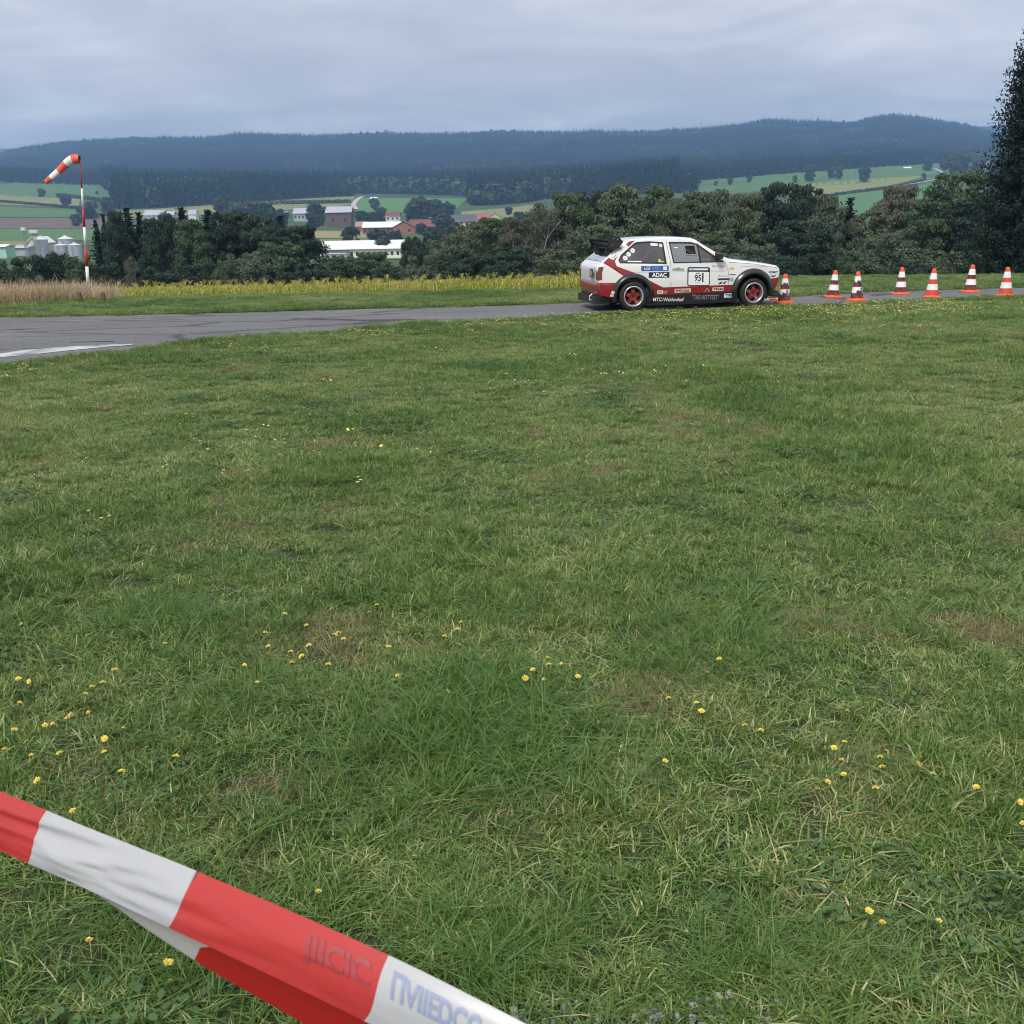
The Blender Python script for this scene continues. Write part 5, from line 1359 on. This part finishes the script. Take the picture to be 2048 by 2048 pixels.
for a in [
    (896, 468, 80, 104, 'round', 'olive', 'olive tree at the left end of the long belt'),
    (940, 446, 90, 108, 'round', 'olive', 'dull olive tree below the orange farmhouse'),
    (990, 436, 90, 112, 'round', 'green', 'green tree left of the white stemmed birch'),
    (1035, 430, 80, 106, 'round', 'brown', 'brownish tree touching the birch on its left'),
    (1090, 402, 130, 108, 'thin', 'brown', 'half bare birch with white trunk left of the car wing'),
    (1075, 420, 90, 114, 'round', 'olive', 'olive crown behind the white stemmed birch'),
    (1138, 386, 90, 112, 'round', 'green', 'tall green tree above the rear wing of the car'),
    (1188, 376, 90, 116, 'round', 'dark', 'dark green crown above the rear side window'),
    (1180, 450, 120, 100, 'round', 'olive', 'low olive tree right behind the rear wing'),
    (1242, 368, 110, 108, 'tall', 'olive', 'tall grey green birch above the middle of the car roof'),
    (1312, 371, 90, 112, 'tall', 'green', 'tall green tree above the front door of the car'),
    (1345, 392, 80, 106, 'round', 'olive', 'yellowish olive tree above the windscreen'),
    (1395, 384, 100, 109, 'tall', 'olive', 'tall olive tree above the car bonnet'),
    (1440, 380, 80, 113, 'tall', 'pale', 'paler tree above the front wheel'),
    (1490, 388, 90, 108, 'round', 'olive', 'loose olive tree above the car nose'),
    (1440, 455, 120, 98, 'round', 'olive', 'low olive tree just above the bonnet'),
    (1562, 366, 120, 110, 'round', 'dark', 'big dark green tree above the first cone'),
    (1616, 372, 90, 114, 'round', 'dark', 'dark leafy tree right of the big dark one'),
    (1655, 390, 80, 108, 'tall', 'pale', 'pale leaved tree left of the dark spruce'),
    (1702, 392, 54, 110, 'spruce', 'needle', 'dark narrow spruce standing in the long belt'),
    (1600, 440, 130, 103, 'round', 'dark', 'dark broad tree above the second cone'),
    (1745, 418, 90, 109, 'round', 'olive', 'olive tree between the narrow spruce and the russet tree'),
    (1800, 372, 110, 111, 'round', 'brown', 'russet brown tree below the bright sloping field'),
    (1770, 455, 110, 101, 'round', 'olive', 'low olive tree under the russet tree'),
    (1912, 344, 170, 96, 'round', 'green', 'very large green tree left of the giant spruce'),
    (1868, 400, 110, 92, 'round', 'green', 'green tree leaning against the very large one'),
    (1955, 400, 140, 90, 'round', 'dark', 'dark tree filling the gap beside the giant spruce'),
    (1030, 492, 120, 92, 'round', 'dark', 'dark undergrowth tree left of the car'),
    (950, 500, 110, 92, 'bush', 'dark', 'dark low tree behind the maize near the car'),
    (2120, 380, 170, 100, 'round', 'dark', 'dark tree beyond the right edge')]:
    plant(a[0], a[1], a[2], a[3], a[4], a[5], a[6], 'tree', gR)
for a in [
    (1110, 500, 110, 84, 'bush', 'olive', 'olive bush beside the car tail'),
    (900, 520, 90, 86, 'bush', 'dark', 'dark bush right of the light green rounded bush'),
    (1000, 528, 90, 84, 'bush', 'dark', 'low dark bush below the white birch trunk'),
    (1200, 505, 120, 84, 'bush', 'olive', 'olive bush hidden mostly behind the car'),
    (1330, 490, 120, 84, 'bush', 'olive', 'olive bush seen through the car windows'),
    (1420, 492, 90, 82, 'bush', 'pale', 'pale bush above the bonnet of the car'),
    (1520, 492, 100, 84, 'bush', 'pale', 'pale green bush above the first cone'),
    (1580, 515, 80, 80, 'bush', 'dark', 'dark bush between the first and second cones'),
    (1640, 508, 90, 82, 'bush', 'dark', 'dark bush above the second and third cones'),
    (1705, 505, 70, 80, 'bush', 'green', 'green bush above the third cone'),
    (1775, 468, 100, 84, 'bush', 'pale', 'light topped bush above the fourth cone'),
    (1740, 515, 80, 78, 'bush', 'olive', 'olive bush between the third and fourth cones'),
    (1850, 500, 110, 78, 'bush', 'olive', 'olive bush above the fifth cone'),
    (1820, 525, 80, 74, 'bush', 'dark', 'dark low bush right of the fourth cone'),
    (1930, 505, 110, 78, 'bush', 'green', 'green bush above the sixth cone'),
    (2010, 520, 110, 74, 'bush', 'dark', 'dark bush at the foot of the giant spruce'),
    (1890, 535, 60, 70, 'bush', 'olive', 'small olive bush left of the sixth cone')]:
    plant(a[0], a[1], a[2], a[3], a[4], a[5], a[6], 'shrub', gS)
# giant spruce at the right edge
big = spruce_mesh('crown', 170, 46, 30, 46, .255, .0075, .02, .28)
c = D(2096, -60, 62); zb = H(c.x, c.y); t = empty('spruce_tree', (c.x, c.y, zb)); h = c.z - zb; t.scale = (h * .78, h * .78, h)
link('crown', big, t); link('trunk', SPT, t); tag(t, 'giant dark spruce rising out of the picture at the right edge', 'tree', gR)

# ------------------------------------------------------------------ fields of the valley
def field(name, poly, col, col2, sc=0.05, lift=0.25, n_u=16, n_v=5, rough=.9):
    """poly = four image corners: far left, far right, near right, near left; laid on the land as a thin sheet"""
    m_ = mat(name + '_cover', col, rough, spec=.1, noise=(sc, col2, .35, .68)); v = []; f = []
    a, b, c_, d = [hit(*q) for q in poly]
    for j in range(n_v + 1):
        for i in range(n_u + 1):
            p = (a.lerp(b, i / n_u)).lerp(d.lerp(c_, i / n_u), j / n_v); v.append((p.x, p.y, H(p.x, p.y) + lift))
    for j in range(n_v):
        for i in range(n_u): f.append((j * (n_u + 1) + i, (j + 1) * (n_u + 1) + i, (j + 1) * (n_u + 1) + i + 1, j * (n_u + 1) + i + 1))
    return tag(obj(name, v, f, m_, smooth=True), kind='structure')
GRN, GRN2, TAN, TAN2, BRN, BRN2 = (0.075, 0.15, 0.055), (0.10, 0.18, 0.07), (0.24, 0.24, 0.10), (0.18, 0.20, 0.085), (0.13, 0.10, 0.085), (0.17, 0.135, 0.11)
field('meadow', [(-300, 369), (232, 371), (222, 402), (-300, 391)], GRN, GRN2)
field('stubble_field', [(-300, 388), (162, 397), (156, 417), (-300, 402)], TAN2, TAN)
field('meadow', [(-300, 405), (154, 420), (150, 435), (-300, 438)], GRN, GRN2)
field('ploughed_field', [(-300, 441), (215, 436), (205, 458), (-300, 459)], BRN, BRN2)
field('meadow', [(-300, 459.5), (215, 458.5), (220, 482), (-300, 483)], (0.085, 0.17, 0.05), GRN2)
field('stubble_field', [(-300, 484), (60, 482), (60, 497), (-300, 498)], TAN, TAN2)
field('stubble_field', [(255, 421), (712, 393), (700, 411), (235, 440)], TAN, TAN2, n_u=30)
field('meadow', [(716, 397), (936, 397), (905, 424), (712, 426)], (0.085, 0.19, 0.06), (0.11, 0.21, 0.07))
field('stubble_field', [(922, 424), (1075, 408), (1075, 440), (925, 440)], TAN, TAN2)
field('stubble_field', [(628, 462), (770, 464), (776, 476), (632, 477)], (0.30, 0.25, 0.12), TAN)
field('meadow', [(630, 479), (830, 476), (830, 520), (630, 522)], (0.10, 0.15, 0.06), TAN2)
field('meadow', [(1392, 361.5), (1880, 328), (1870, 358), (1400, 392)], GRN, GRN2, n_u=30)
field('maize_field', [(1560, 372), (1850, 352), (1800, 368), (1600, 398)], (0.19, 0.22, 0.07), (0.24, 0.24, 0.09))
field('meadow', [(1610, 402), (1905, 358), (1960, 400), (1640, 440)], (0.085, 0.19, 0.08), GRN2, n_u=30)
def lane(name, pts, w, col):
    L = [hit(*p) for p in pts]; v = []
    for i, p in enumerate(L):
        t = (L[min(i + 1, len(L) - 1)] - L[max(i - 1, 0)]); t.z = 0; t.normalize(); nn = Vector((-t.y, t.x, 0)) * w / 2
        for q in (p + nn, p - nn): v.append((q.x, q.y, H(q.x, q.y) + .6))
    return tag(obj(name, v, [(2 * i, 2 * i + 1, 2 * i + 3, 2 * i + 2) for i in range(len(L) - 1)], mat(name + '_surface', col, .9)), kind='structure')
lane('farm_lane', [(724, 394), (716, 399), (709, 406), (707, 412), (712, 420)], 6, (0.42, 0.41, 0.38))
lane('country_road', [(1870, 338), (1885, 346), (1882, 358), (1850, 364), (1800, 372)], 5, (0.36, 0.36, 0.35))
# dark hedges along the field edges
def hedge(pts, n_, hh, label):
    C = []; L = [hit(*p) for p in pts]
    for k in range(n_):
        t = random.random() * (len(L) - 1); i = int(t); p = L[i].lerp(L[i + 1], t - i); C.append((p.x + random.gauss(0, 1.2), p.y + random.gauss(0, 1.5), H(p.x, p.y) + hh * random.random() ** 1.3))
    g = np.random.default_rng(n_); C = np.array(C); N_ = g.normal(size=C.shape); N_ /= np.linalg.norm(N_, axis=1)[:, None]
    V, Q = quads(C, N_, np.full(len(C), .9), g); me = mesh('hedge', V, Q, FOL['dark']); a = me.attributes.new('tint', 'FLOAT', 'POINT'); a.data.foreach_set('value', np.repeat(g.random(len(C)), 4))
    return tag(link('hedge', me), label, 'hedge')
hedge([(-60, 404), (0, 405), (80, 412), (158, 418)], 2600, 3.0, 'dark hedge line between two fields behind the windsock')
hedge([(115, 394), (140, 396), (185, 401), (222, 408)], 1500, 4.5, 'curving hedge behind the upper part of the windsock pole')
hedge([(470, 412), (560, 409), (640, 408), (700, 407)], 2600, 4.5, 'long hedge above the lilac shed roofs')
hedge([(1640, 396), (1720, 384), (1790, 374), (1850, 362)], 1800, 2.5, 'dark hedge slanting across the bright field at right')
# ------------------------------------------------------------------ village
m_win = mat('house_window', (0.03, 0.035, 0.045), 0.2)
def hcol(name, c, c2=None, sc=.6): return mat(name, c, .8, noise=(sc, c2 or tuple(x * .85 for x in c), .4, .7))
m_wall_w = hcol('white_render', (.78, .77, .74)); m_wall_c = hcol('cream_render', (.66, .56, .40)); m_wall_b = hcol('brown_timber', (.14, .09, .075)); m_wall_o = hcol('orange_render', (.70, .50, .25)); m_wall_g = hcol('grey_sheet', (.42, .44, .47)); m_wall_br = hcol('red_brick', (.32, .14, .085))
m_rf_l = hcol('lilac_grey_roof', (.42, .43, .52)); m_rf_w = hcol('white_sheet_roof', (.80, .79, .78)); m_rf_r = hcol('red_tile_roof', (.20, .065, .06)); m_rf_p = hcol('faded_red_roof', (.40, .24, .22)); m_rf_d = hcol('dark_slate_roof', (.10, .10, .13)); m_rf_o = hcol('orange_tile_roof', (.33, .13, .10)); m_rf_br = hcol('rust_roof', (.16, .07, .05))
def house(name, px0, px1, r_ridge, r_eave, r_base, Y, wall, roof, label, cat='house', gable='side', depth=10, nwin=0, rz=0.0, ov=.5, chimney=False, group='farm buildings of the village in the valley'):
    Y = hit((px0 + px1) / 2, r_base).y
    a = D(px0, r_base, Y); b = D(px1, r_base, Y); zc = D((px0 + px1) / 2, r_base, Y); W = (b - a).length
    ze = D((px0 + px1) / 2, r_eave, Y).z; zr_ = D((px0 + px1) / 2, r_ridge, Y).z; zb = min(zc.z, H(zc.x, zc.y)) - .5
    t = empty(name, (zc.x, zc.y + depth / 2, zb), rz); he = ze - zb; hr = max(zr_ - zb, he + .6); w2, d2 = W / 2, depth / 2
    mb = MB()
    if gable == 'side':
        v = [(-w2, -d2, 0), (w2, -d2, 0), (w2, d2, 0), (-w2, d2, 0), (-w2, -d2, he), (w2, -d2, he), (w2, d2, he), (-w2, d2, he), (-w2, 0, hr), (w2, 0, hr)]
        mb.add(v, [(0, 1, 5, 4), (2, 3, 7, 6), (1, 2, 6, 9, 5), (3, 0, 4, 8, 7)])
    else:
        v = [(-w2, -d2, 0), (w2, -d2, 0), (w2, d2, 0), (-w2, d2, 0), (-w2, -d2, he), (w2, -d2, he), (w2, d2, he), (-w2, d2, he), (0, -d2, hr), (0, d2, hr)]
        mb.add(v, [(0, 1, 5, 8, 4), (2, 3, 7, 9, 6), (1, 2, 6, 5), (3, 0, 4, 7)])
    mb.build('wall', wall, t)
    th = .35
    if gable == 'side':
        s = (hr - he) / d2; lo = he - s * ov
        for sg in (-1, 1):
            mb = MB(); q = [(-w2 - ov, sg * (d2 + ov), lo), (w2 + ov, sg * (d2 + ov), lo), (w2 + ov, 0, hr), (-w2 - ov, 0, hr)]; mb.add(q + [(x, y, z + th) for x, y, z in q], [(0, 1, 2, 3), (4, 5, 6, 7), (0, 1, 5, 4), (1, 2, 6, 5), (2, 3, 7, 6), (3, 0, 4, 7)]); rf = mb.build('roof', roof, t)
    else:
        s = (hr - he) / w2; lo = he - s * ov
        for sg in (-1, 1):
            mb = MB(); q = [(sg * (w2 + ov), -d2 - ov, lo), (sg * (w2 + ov), d2 + ov, lo), (0, d2 + ov, hr), (0, -d2 - ov, hr)]; mb.add(q + [(x, y, z + th) for x, y, z in q], [(0, 1, 2, 3), (4, 5, 6, 7), (0, 1, 5, 4), (1, 2, 6, 5), (2, 3, 7, 6), (3, 0, 4, 7)]); rf = mb.build('roof', roof, t)
    if gable == 'side':
        mb = MB(); mb.tube([(-w2 - ov, -d2 - ov - .1, he - (hr - he) / d2 * ov + .1), (w2 + ov, -d2 - ov - .1, he - (hr - he) / d2 * ov + .1)], .12, 6); mb.build('gutter', m_steel, t)
    if nwin:
        ww = min(1.6, W / nwin * .45); 
        for k in range(nwin):
            x = -w2 + W * (k + .5) / nwin; z0 = he * .42; hh = min(he * .32, 2.2); mb = MB(); mb.box(x - ww / 2, x + ww / 2, -d2 - .06, -d2 + .04, z0, z0 + hh); mb.build('window', m_win, t)
    if chimney: mb = MB(); mb.box(w2 * .3, w2 * .3 + .9, -.4, .5, hr - .8, hr + 1.4); mb.build('chimney', m_wall_br, rf)
    tag(t, label, cat, group); return t
gV = 'farm buildings of the village in the valley'
house('industrial_hall', 640, 802, 484.5, 498, 518, 430, m_wall_w, m_rf_w, 'long low hall with a bright white roof in the gap between trees', 'hall', depth=34, ov=.8, nwin=14)
house('annex', 647, 692, 503, 507, 519, 408, m_wall_w, m_rf_d, 'white annex with dark windows in front of the long white hall', 'building', depth=12, nwin=3, ov=.6)
house('annex', 700, 748, 501, 504, 514, 405, m_wall_g, m_rf_l, 'grey annex half hidden by trees under the white hall roof', 'building', depth=12, ov=.4, nwin=4)
house('barn', 588, 618, 417, 426, 443, 820, m_wall_g, m_rf_l, 'lilac roofed barn left of the round village tree', 'barn', depth=14, ov=.8, nwin=4)
house('barn', 654, 703, 413.5, 424, 456, 830, m_wall_b, m_rf_l, 'long lilac roofed brown barn below the farm lane', 'barn', depth=16, nwin=2, ov=.8)
house('shed', 562, 574, 423, 427, 432, 840, m_wall_g, m_rf_l, 'tiny pale blue shed at the left of the village', 'shed', depth=6)
house('barn', 712, 742, 444, 452, 462, 700, m_wall_br, m_rf_p, 'barn with a faded pink roof left of the white farm roof', 'barn', depth=12)
house('farm_hall', 726, 800, 444.5, 454.5, 468, 690, m_wall_b, m_rf_w, 'farm hall with a glaring white roof in mid village', 'barn', depth=16, nwin=8)
house('brick_barn', 786, 830, 443, 455, 468, 675, m_wall_br, m_rf_br, 'red brown gabled barn facing us in mid village', 'barn', gable='front', depth=14, nwin=2)
house('cart_shed', 819, 872, 440, 452, 466, 690, m_wall_b, m_rf_r, 'long cart shed with a dull red roof right of the brick gable', 'barn', depth=14, nwin=5)
house('farmhouse', 772, 799, 424.5, 432, 443, 760, m_wall_w, m_rf_r, 'white farmhouse with a dark red roof behind the farm hall', 'house', depth=10, nwin=3, chimney=True)
house('farmhouse', 836, 857, 423, 429, 437, 790, m_wall_c, m_rf_br, 'low cream house left of the steep cream gable', 'house', depth=8, nwin=1)
house('farmhouse', 855, 869, 417, 427, 437, 785, m_wall_c, m_rf_br, 'steep cream gabled house at the edge of the big trees', 'house', gable='front', depth=9, nwin=1)
house('barn', 904, 953, 430, 441, 453, 740, m_wall_c, m_rf_d, 'big barn with dark slate roof above the belt of trees', 'barn', depth=14, ov=1.0, nwin=4)
house('farmhouse', 955, 980, 427, 437, 455, 725, m_wall_o, m_rf_o, 'orange farmhouse with red tile roof right of the slate barn', 'house', depth=10, nwin=2, chimney=True)
house('farmhouse', 980, 1000, 426, 434, 452, 735, m_wall_c, m_rf_o, 'pale gabled house rightmost in the village', 'house', gable='front', depth=9, nwin=2)
house('field_shed', 741, 754, 394.5, 397, 400, 1090, m_wall_b, m_rf_w, 'small white roofed shed alone on the green field', 'shed', depth=6)
house('barn', 288, 326, 421, 430, 442, 700, m_wall_g, m_rf_l, 'lilac roofed barn peeping over the left tree belt', 'barn', depth=14)
house('barn', 334, 348, 423, 429, 440, 710, m_wall_g, m_rf_l, 'small lilac roofed barn right of the wider one', 'barn', depth=9)
house('barn', 378, 392, 420, 428, 440, 705, m_wall_w, m_rf_l, 'pale roofed barn right of the pointed spruce', 'barn', depth=9)
house('warehouse', 24, 58, 492, 496, 512, 425, m_wall_g, m_rf_l, 'grey warehouse left of the silos', 'building', depth=14)
house('grain_store', 55, 82, 475, 486, 505, 420, m_wall_c, m_rf_w, 'beige gabled grain store beside the silos', 'building', gable='front', depth=16)
house('container', -10, 14, 491, 494, 517, 400, hcol('mint_sheet', (.42, .66, .55)), m_wall_w, 'mint and white shed at the left edge', 'shed', depth=8)
house('farmhouse', 1940, 1955, 323, 327, 334, 1500, m_wall_c, m_rf_d, 'tiny cream house near the giant spruce', 'house', depth=10)
house('farmhouse', 1975, 1988, 320, 324, 331, 1490, m_wall_w, m_rf_o, 'tiny white house against the giant spruce', 'house', depth=10)
house('field_shed', 1808, 1822, 334, 336, 339, 1420, m_wall_w, m_rf_w, 'tiny white shed on the bright field at right', 'shed', depth=6)
m_silo = mat('galvanised_silo', (.50, .54, .60), .4, metal=.35, noise=(.9, (.40, .44, .50), .4, .7)); m_silor = mat('silo_cone_roof', (.66, .69, .73), .4, metal=.2)
def silo(px, r_ap, r_ea, r_ba, wpx, Y, label):
    c = D(px, r_ba, Y); R = wpx / 2 / F * Y / 1.03; ze = D(px, r_ea, Y).z; za = D(px, r_ap, Y).z; zb = min(c.z, H(c.x, c.y)) - .5
    t = empty('grain_silo', (c.x, c.y, zb)); mb = MB()
    pr = [(R, 0)]; n_ = 9
    for k in range(n_): z = (ze - zb) * k / n_; pr += [(R, z + .1), (R * 1.012, z + (ze - zb) / n_ * .5)]
    mb.lathe(pr + [(R, ze - zb)], 24); mb.build('drum', m_silo, t)
    mb = MB(); mb.lathe([(R * 1.06, ze - zb - .05), (R * 1.06, ze - zb + .05), (R * .18, za - zb - .4), (R * .18, za - zb), (0, za - zb + .1)], 24); mb.build('cone_roof', m_silor, t)
    mb = MB()
    for k in range(10): mb.box(-.35, .35, -R - .25, -R - .18, k * (ze - zb) / 10, k * (ze - zb) / 10 + .08)
    mb.box(-.4, -.34, -R - .25, -R - .15, 0, ze - zb); mb.box(.34, .4, -R - .25, -R - .15, 0, ze - zb); mb.build('ladder', m_steel, t)
    tag(t, label, 'silo', 'grain silos at the left')
silo(124.5, 485, 490.5, 518, 25, 415, 'silvery grain silo, left one of the front pair'); silo(152.5, 484, 490, 518, 25, 414, 'silvery grain silo touching the windsock pole')
silo(135.5, 470, 478, 515, 30, 432, 'taller silo behind the front pair'); silo(87, 471, 479, 515, 24, 430, 'silo standing behind the beige grain store')
for px, r0, lab, hd in ((54.5, 457, 'slender steel mast with a lamp head left of the silos', 1), (74, 462, 'grain elevator tower with a flat head beside the store', 2)):
    c = D(px, 510, 424); zt = D(px, r0, 424).z; zb = H(c.x, c.y); t = empty('elevator_mast', (c.x, c.y, zb)); mb = MB(); q = .45 if hd == 1 else .6
    for sx in (-1, 1):
        for sy in (-1, 1): mb.tube([(sx * q, sy * q, 0), (sx * q, sy * q, zt - zb)], .10, 5)
    for k in range(14):
        z = (zt - zb) * k / 14; z2 = (zt - zb) * (k + 1) / 14; mb.tube([(-q, -q, z), (q, -q, z2)], .06, 4); mb.tube([(-q, q, z2), (q, q, z)], .06, 4)
    mb.build('lattice', m_steel, t); mb = MB(); mb.box(-.8 * hd, .8 * hd, -.8, .8, zt - zb - .8, zt - zb + .5); mb.build('head', m_silor, t); tag(t, lab, 'mast')
# ------------------------------------------------------------------ valley trees, one by one
gT = 'scattered trees among the village and fields'
for a in [
    (441, 396, 52, 480, 'bluish green tree above the middle of the left belt'), (494, 399, 50, 500, 'second bluish tree right of the plantation foot'), (468, 412, 50, 470, 'low crown between the two bluish trees'), (530, 410, 50, 520, 'third bluish tree left of the tiny shed'),
    (556, 419, 44, 540, 'lower bluish tree beside the tiny shed'), (634, 407, 42, 800, 'large round tree between the two lilac roofed barns'), (622, 425, 34, 780, 'tree below the left lilac barn'), (692, 428, 26, 790, 'small tree at the end of the brown barn'), (722, 422, 34, 790, 'tree right of the brown barn'),
    (748, 397, 22, 1000, 'lone dark tree on the green field beside the shed'), (762, 414, 22, 900, 'tree left of the white farmhouse'), (745, 424, 40, 770, 'tree behind the farm hall roof'), (757, 432, 30, 740, 'low tree over the farm hall'), (841, 393, 52, 980, 'big round tree on the village hill'),
    (824, 408, 36, 900, 'tree on the left flank of the big round tree'), (872, 400, 40, 960, 'tree right of the big round tree'), (893, 404, 36, 930, 'tree by the edge of the wood behind the slate barn'), (880, 416, 40, 800, 'broad tree right of the steep cream gable'), (888, 430, 44, 720, 'dark tree before the slate barn'),
    (842, 446, 22, 640, 'tree standing before the cart shed'), (865, 455, 40, 620, 'tree hiding the end of the cart shed'), (908, 448, 50, 640, 'tree under the slate roof'), (1018, 414, 16, 1000, 'small grey round tree on the tan field'), (1040, 424, 34, 700, 'tree right of the pale gable'),
    (700, 455, 40, 640, 'low tree in front of the brown barn'), (755, 458, 44, 640, 'low trees under the farm hall roof'), (790, 462, 30, 600, 'bush before the brick gable'), (768, 474, 40, 520, 'dark bush beside the tan strip field'), (805, 474, 36, 520, 'dark bush above the white hall end'),
    (81, 377, 17, 1500, 'lone round tree on the upper left meadow'), (193, 382, 7, 1500, 'tiny lone bush on the upper meadow right of the pole'), (130, 388, 24, 1400, 'flat bush at the meadow edge behind the pole'), (180, 403, 34, 1150, 'dark bluish tree right of the pole below the hedge'), (210, 396, 34, 1180, 'tree at the left corner of the spruce plantation'), (165, 412, 26, 1100, 'tree behind the white band of the pole'), (150, 428, 24, 1000, 'low bush on the field edge left of the pole'),
    (1432, 362, 8, 1300, 'tiny tree on the left of the bright field'), (1460, 355, 12, 1300, 'small tree second on the bright field'), (1499, 350, 12, 1300, 'small tree third on the bright field'), (1591, 351, 11, 1150, 'dark narrow tree on the bright field'), (1622, 328, 27, 1150, 'tall leafy tree fourth on the bright field'), (1664, 334, 18, 1150, 'left tree of the pair on the field'), (1680, 333, 20, 1150, 'right tree of the pair on the field'), (1730, 333, 25, 1180, 'round dark tree above the bright field'),
    (1857, 311, 24, 1350, 'tree where the road climbs at right'), (1905, 316, 40, 1300, 'broad tree right of the country road'), (1925, 305, 40, 1450, 'tree behind the tiny cream house'), (1960, 318, 34, 1300, 'bluish tree between the tiny houses'), (1848, 347, 10, 1200, 'small hedge tree at the road bend'), (2010, 310, 60, 1300, 'broad tree hidden behind the giant spruce')]:
    plant(a[0], a[1], a[2], max(a[3] * .6, hit(a[0], a[1] + (1.3 if a[0] > 1400 else 1.05) * a[2]).y), 'far', 'dark' if (int(a[0]) % 3 and a[0] < 1400 and a[1] > 400) else 'bluish', a[4], 'tree', gT)
# ------------------------------------------------------------------ forests
def fir(seed, blob=False):
    g = np.random.default_rng(seed)
    if blob:
        C = g.normal(size=(46, 3)); C /= np.linalg.norm(C, axis=1)[:, None]; C = C * np.array([.28, .28, .42]) * g.uniform(.6, 1.05, (46, 1)) + np.array([0, 0, .52]); N_ = C - np.array([0, 0, .4]) + g.normal(0, .2, C.shape); N_ /= np.linalg.norm(N_, axis=1)[:, None]; s = np.full(46, .16)
    else:
        n_ = 44; z = g.uniform(.08, .97, n_); a = g.uniform(0, 6.28, n_); r = .17 * (1 - z) ** .8 * g.uniform(.5, 1.1, n_); C = np.stack([r * np.cos(a), r * np.sin(a), z], 1); N_ = np.stack([np.cos(a), np.sin(a), np.full(n_, .8)], 1) + g.normal(0, .25, (n_, 3)); N_ /= np.linalg.norm(N_, axis=1)[:, None]; s = .10 * (1.15 - z)
    V, Q = quads(C, N_, s, g, .8); me = mesh('forest_tree', V, Q, FOL['pale' if blob else 'needle']); a = me.attributes.new('tint', 'FLOAT', 'POINT'); a.data.foreach_set('value', np.repeat(g.random(len(C)), 4)); return me
m_forest_n = leaf_mat('forest_needle', [(0.0, (0.006, 0.013, 0.010)), (0.5, (0.014, 0.026, 0.018)), (1.0, (0.034, 0.055, 0.034))], patch=((0.0025, 0.42), (0.012, 0.30)), tint=.35, rnd=.35, transl=0, rough=.8, spec=.05, off=.02)
m_forest_l = leaf_mat('forest_leaf', [(0.0, (0.03, 0.05, 0.025)), (0.5, (0.055, 0.085, 0.04)), (1.0, (0.11, 0.13, 0.07))], patch=((0.004, 0.25),), tint=.4, rnd=.5, transl=0, rough=.8, spec=.05)
fp_ = [fir(200 + k) for k in range(4)] + [fir(210 + k, True) for k in range(3)]
for k, m_ in enumerate(fp_): m_.materials.clear(); m_.materials.append(m_forest_l if k > 3 else m_forest_n)
EDGE = [(-1000, 368), (-100, 368), (60, 368), (200, 372), (222, 385), (228, 420), (450, 410), (702, 393.5), (706, 388), (935, 392), (940, 412), (1050, 406), (1075, 400), (1392, 386), (1398, 362), (1579, 348), (1726, 338), (1850, 329), (2048, 324), (2950, 330)]
EP = []
for px, row in EDGE:
    q = hit(px, row); EP.append((q.x / q.y, q.y))
EPA = [e[0] for e in EP]; EPY = [e[1] for e in EP]
fpts, frt, fsc, fid = [], [], [], []
y = 950.0
while y < 4030:
    sp = 6.8 + (y - 950) / 2200 * 4.0
    xm = 0.66 * y; x = -xm
    while x < xm:
        xx, yy = x + random.uniform(-.45, .45) * sp, y + random.uniform(-.45, .45) * sp; x += sp
        ye = np.interp(xx / yy, EPA, EPY)
        if yy < ye: continue
        if yy > 1850 and yy < 2350 and -.35 < xx / yy < -.14: continue
        z = H(xx, yy); n_ = mnoise.noise(Vector((xx / 190, yy / 190, 7))) + .5 * mnoise.noise(Vector((xx / 60, yy / 60, 2)))
        pxx = 1024 + F * xx / yy / 1.0
        leafy = n_ > (.40 if pxx < 720 else .33) or (yy < ye + 26 and (pxx > 700 and pxx < 1150) and random.random() < .55)
        hgt = random.uniform(15, 23) * (1.65 if (-0.375 < xx / yy < 0.16 and yy < 1900) else 1)
        if leafy: i = random.randint(4, 6); hgt *= .78
        else: i = random.randint(0, 3)
        if yy > 3600: hgt *= random.uniform(.7, 1.0) + .4 * random.random() ** 3 + .5 * max(0, mnoise.noise(Vector((xx / 90, 1, 1))))
        w = min(hgt, 24) * random.uniform(.85, 1.15)
        fpts.append((xx, yy, z - .3)); frt.append((0, 0, random.uniform(0, 6.28))); fsc.append((w, w, hgt)); fid.append(i)
    y += sp * 1.15
print('forest', len(fpts))
scatter('hill_forest', fpts, frt, fsc, fid, fp_, 'bluish dark spruce forest covering the long hills')
# far second ridge
q1 = []
for k in range(2600):
    px = random.uniform(1850, 2200); Y = random.uniform(5650, 5950); a = D(px, 255, Y); q1.append((a.x, a.y, H(a.x, a.y) - 1))
scatter('far_ridge_wood', q1, [(0, 0, random.uniform(0, 6)) for _ in q1], [random.uniform(18, 26) for _ in q1], [random.randint(0, 3) for _ in q1], fp_[:4], 'palest strip of wood on the farthest ridge at right')

# ------------------------------------------------------------------ air
m_air = bpy.data.materials.new('air'); m_air.use_nodes = True
n_, l_ = m_air.node_tree.nodes, m_air.node_tree.links
n_.remove(n_['Principled BSDF']); pv = n_.new('ShaderNodeVolumePrincipled'); pv.inputs['Density'].default_value = 1.95e-4; pv.inputs['Density Attribute'].default_value = ''
pv.inputs['Color'].default_value = (0.36, 0.59, 1.0, 1); pv.inputs['Anisotropy'].default_value = 0.2
l_.new(pv.outputs[0], n_['Material Output'].inputs['Volume'])
zmin = min(q[2] for q in rows_v); print('zmin', zmin, 'zmax', max(q[2] for q in rows_v))
mb = MB(); mb.box(-7300, 7300, -60, 6500, zmin - 1.0, max(q[2] for q in rows_v) + 40)
tag(mb.build('haze', m_air), 'thin bluish haze filling the valley air', kind='stuff')
